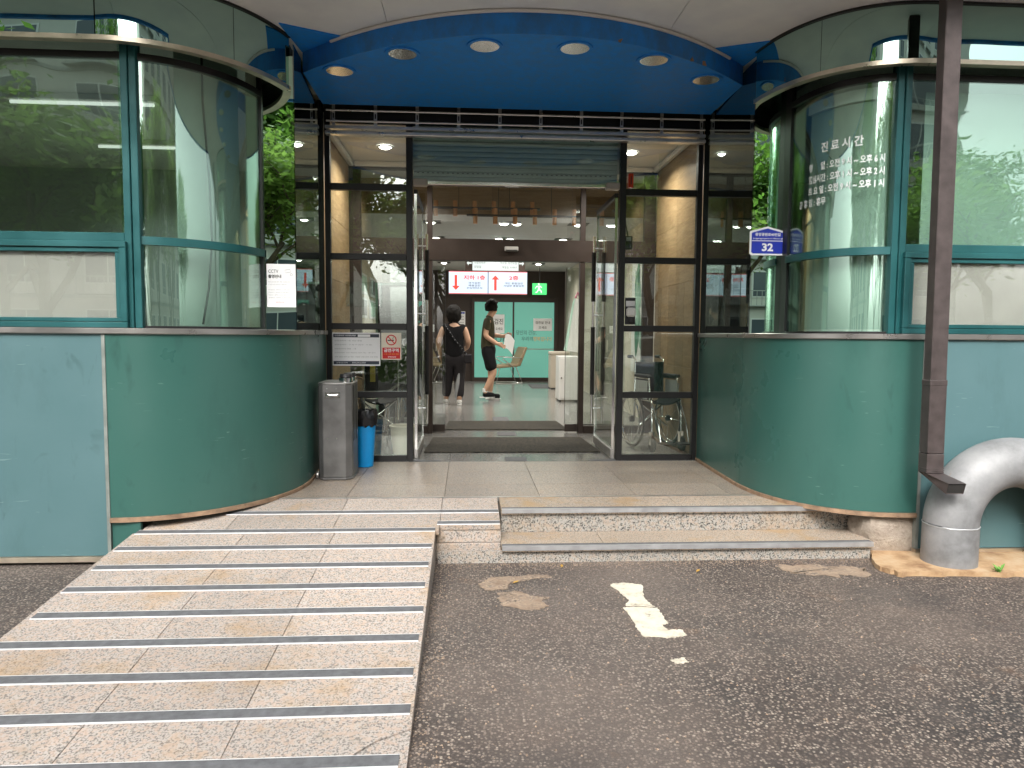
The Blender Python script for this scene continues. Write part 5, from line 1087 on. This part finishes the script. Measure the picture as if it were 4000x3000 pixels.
for x, y, k, a, lab in spots:
    T = thing('street_tree', lab, 'tree', (x, y, 0), 'trees opposite the clinic'); T.rotation_euler.z = a; sc = .9+.25*rnd.random()+(.24 if x < -5 else 0); T.scale = (sc, sc, sc)
    for nm, me in zip(('trunk', 'crown'), TM[k]): o = link(bpy.data.objects.new(nm, me)); o.parent = T
hm = MB(); r = random.Random(5)
for i in range(2600):
    c = Vector((r.uniform(-1.6, 1.6), r.uniform(-.45, .45), r.uniform(.05, 1.1))); s = r.uniform(.05, .1); n = Vector((r.gauss(0, 1), r.gauss(0, 1), r.gauss(0, 1))).normalized(); u = n.orthogonal().normalized(); v = n.cross(u); b = len(hm.v)
    hm.v += [tuple(c-u*s), tuple(c+v*s*.4), tuple(c+u*s), tuple(c-v*s*.4)]; hm.f.append([b, b+1, b+2, b+3]); hm.mi.append(0)
me = bpy.data.meshes.new('foliage'); me.from_pydata(hm.v, [], hm.f); me.materials.append(M['leaf_b'])
for i in range(7):
    T = thing('hedge_shrub', ['leftmost shrub of the low hedge opposite', 'second shrub from the left in the hedge opposite', 'third shrub from the left in the hedge opposite', 'middle shrub of the hedge opposite', 'third shrub from the right in the hedge opposite', 'second shrub from the right in the hedge opposite', 'rightmost shrub of the low hedge opposite'][i], 'shrub', (-10+3.3*i, -7.2, 0), 'hedge opposite')
    o = link(bpy.data.objects.new('foliage', me)); o.parent = T; o.rotation_euler.z = PI*(i % 2)
def apartment(x0, x1, y, h, lab, seed):
    T = thing('apartment_block', lab, 'building', ((x0+x1)/2, y, 0), 'apartment blocks opposite'); box('wall', x0, x1, y-10, y, 0, h, 'apartment_wall', T); n = int((x1-x0)/4.2); w0 = None; cx = (x0+x1)/2
    for j in range(int(h/2.9)):
        z = 1.0+2.9*j; box('floor_band', x0, x1, y+.001, y+.06, z-.75, z-.55, 'apartment_band', T)
        for i in range(n):
            x = x0+.9+4.2*i
            if w0 is None:
                w0 = box('window', x, x+2.4, y+.001, y+.05, z, z+1.6, 'white_plastic', T); p0 = MB().box(x+.08, x+1.17, y+.051, y+.06, z+.08, z+1.52).box(x+1.23, x+2.32, y+.051, y+.06, z+.08, z+1.52).build('pane', 'window_glass_far', w0); r0 = MB()
                for k in range(9): r0.box(x-.2+.35*k, x-.17+.35*k, y+.50, y+.53, z-.5, z+.35)
                r0.box(x-.3, x+2.8, y+.49, y+.54, z+.35, z+.40).box(x-.3, x+2.8, y+.06, y+.55, z-.56, z-.50); b0 = r0.build('balcony', 'apartment_band', T); ox, oz = x, z; continue
            for o in (w0, p0, b0):
                c = o.copy(); link(c); c.parent = T if o is not p0 else wc_; c.matrix_parent_inverse = o.matrix_parent_inverse.copy() if o is not p0 else Matrix()
                if o is not p0: c.location = (x-ox, 0, z-oz)
                if o is w0: wc_ = c
    box('roof_parapet', x0-.2, x1+.2, y-10.2, y+.2, h, h+.6, 'apartment_band', T)
apartment(-34, -8, -30, 30, 'tall pale apartment block mirrored in the left fascia', 1); apartment(4, 30, -34, 27, 'tall pale apartment block mirrored at the right', 2)
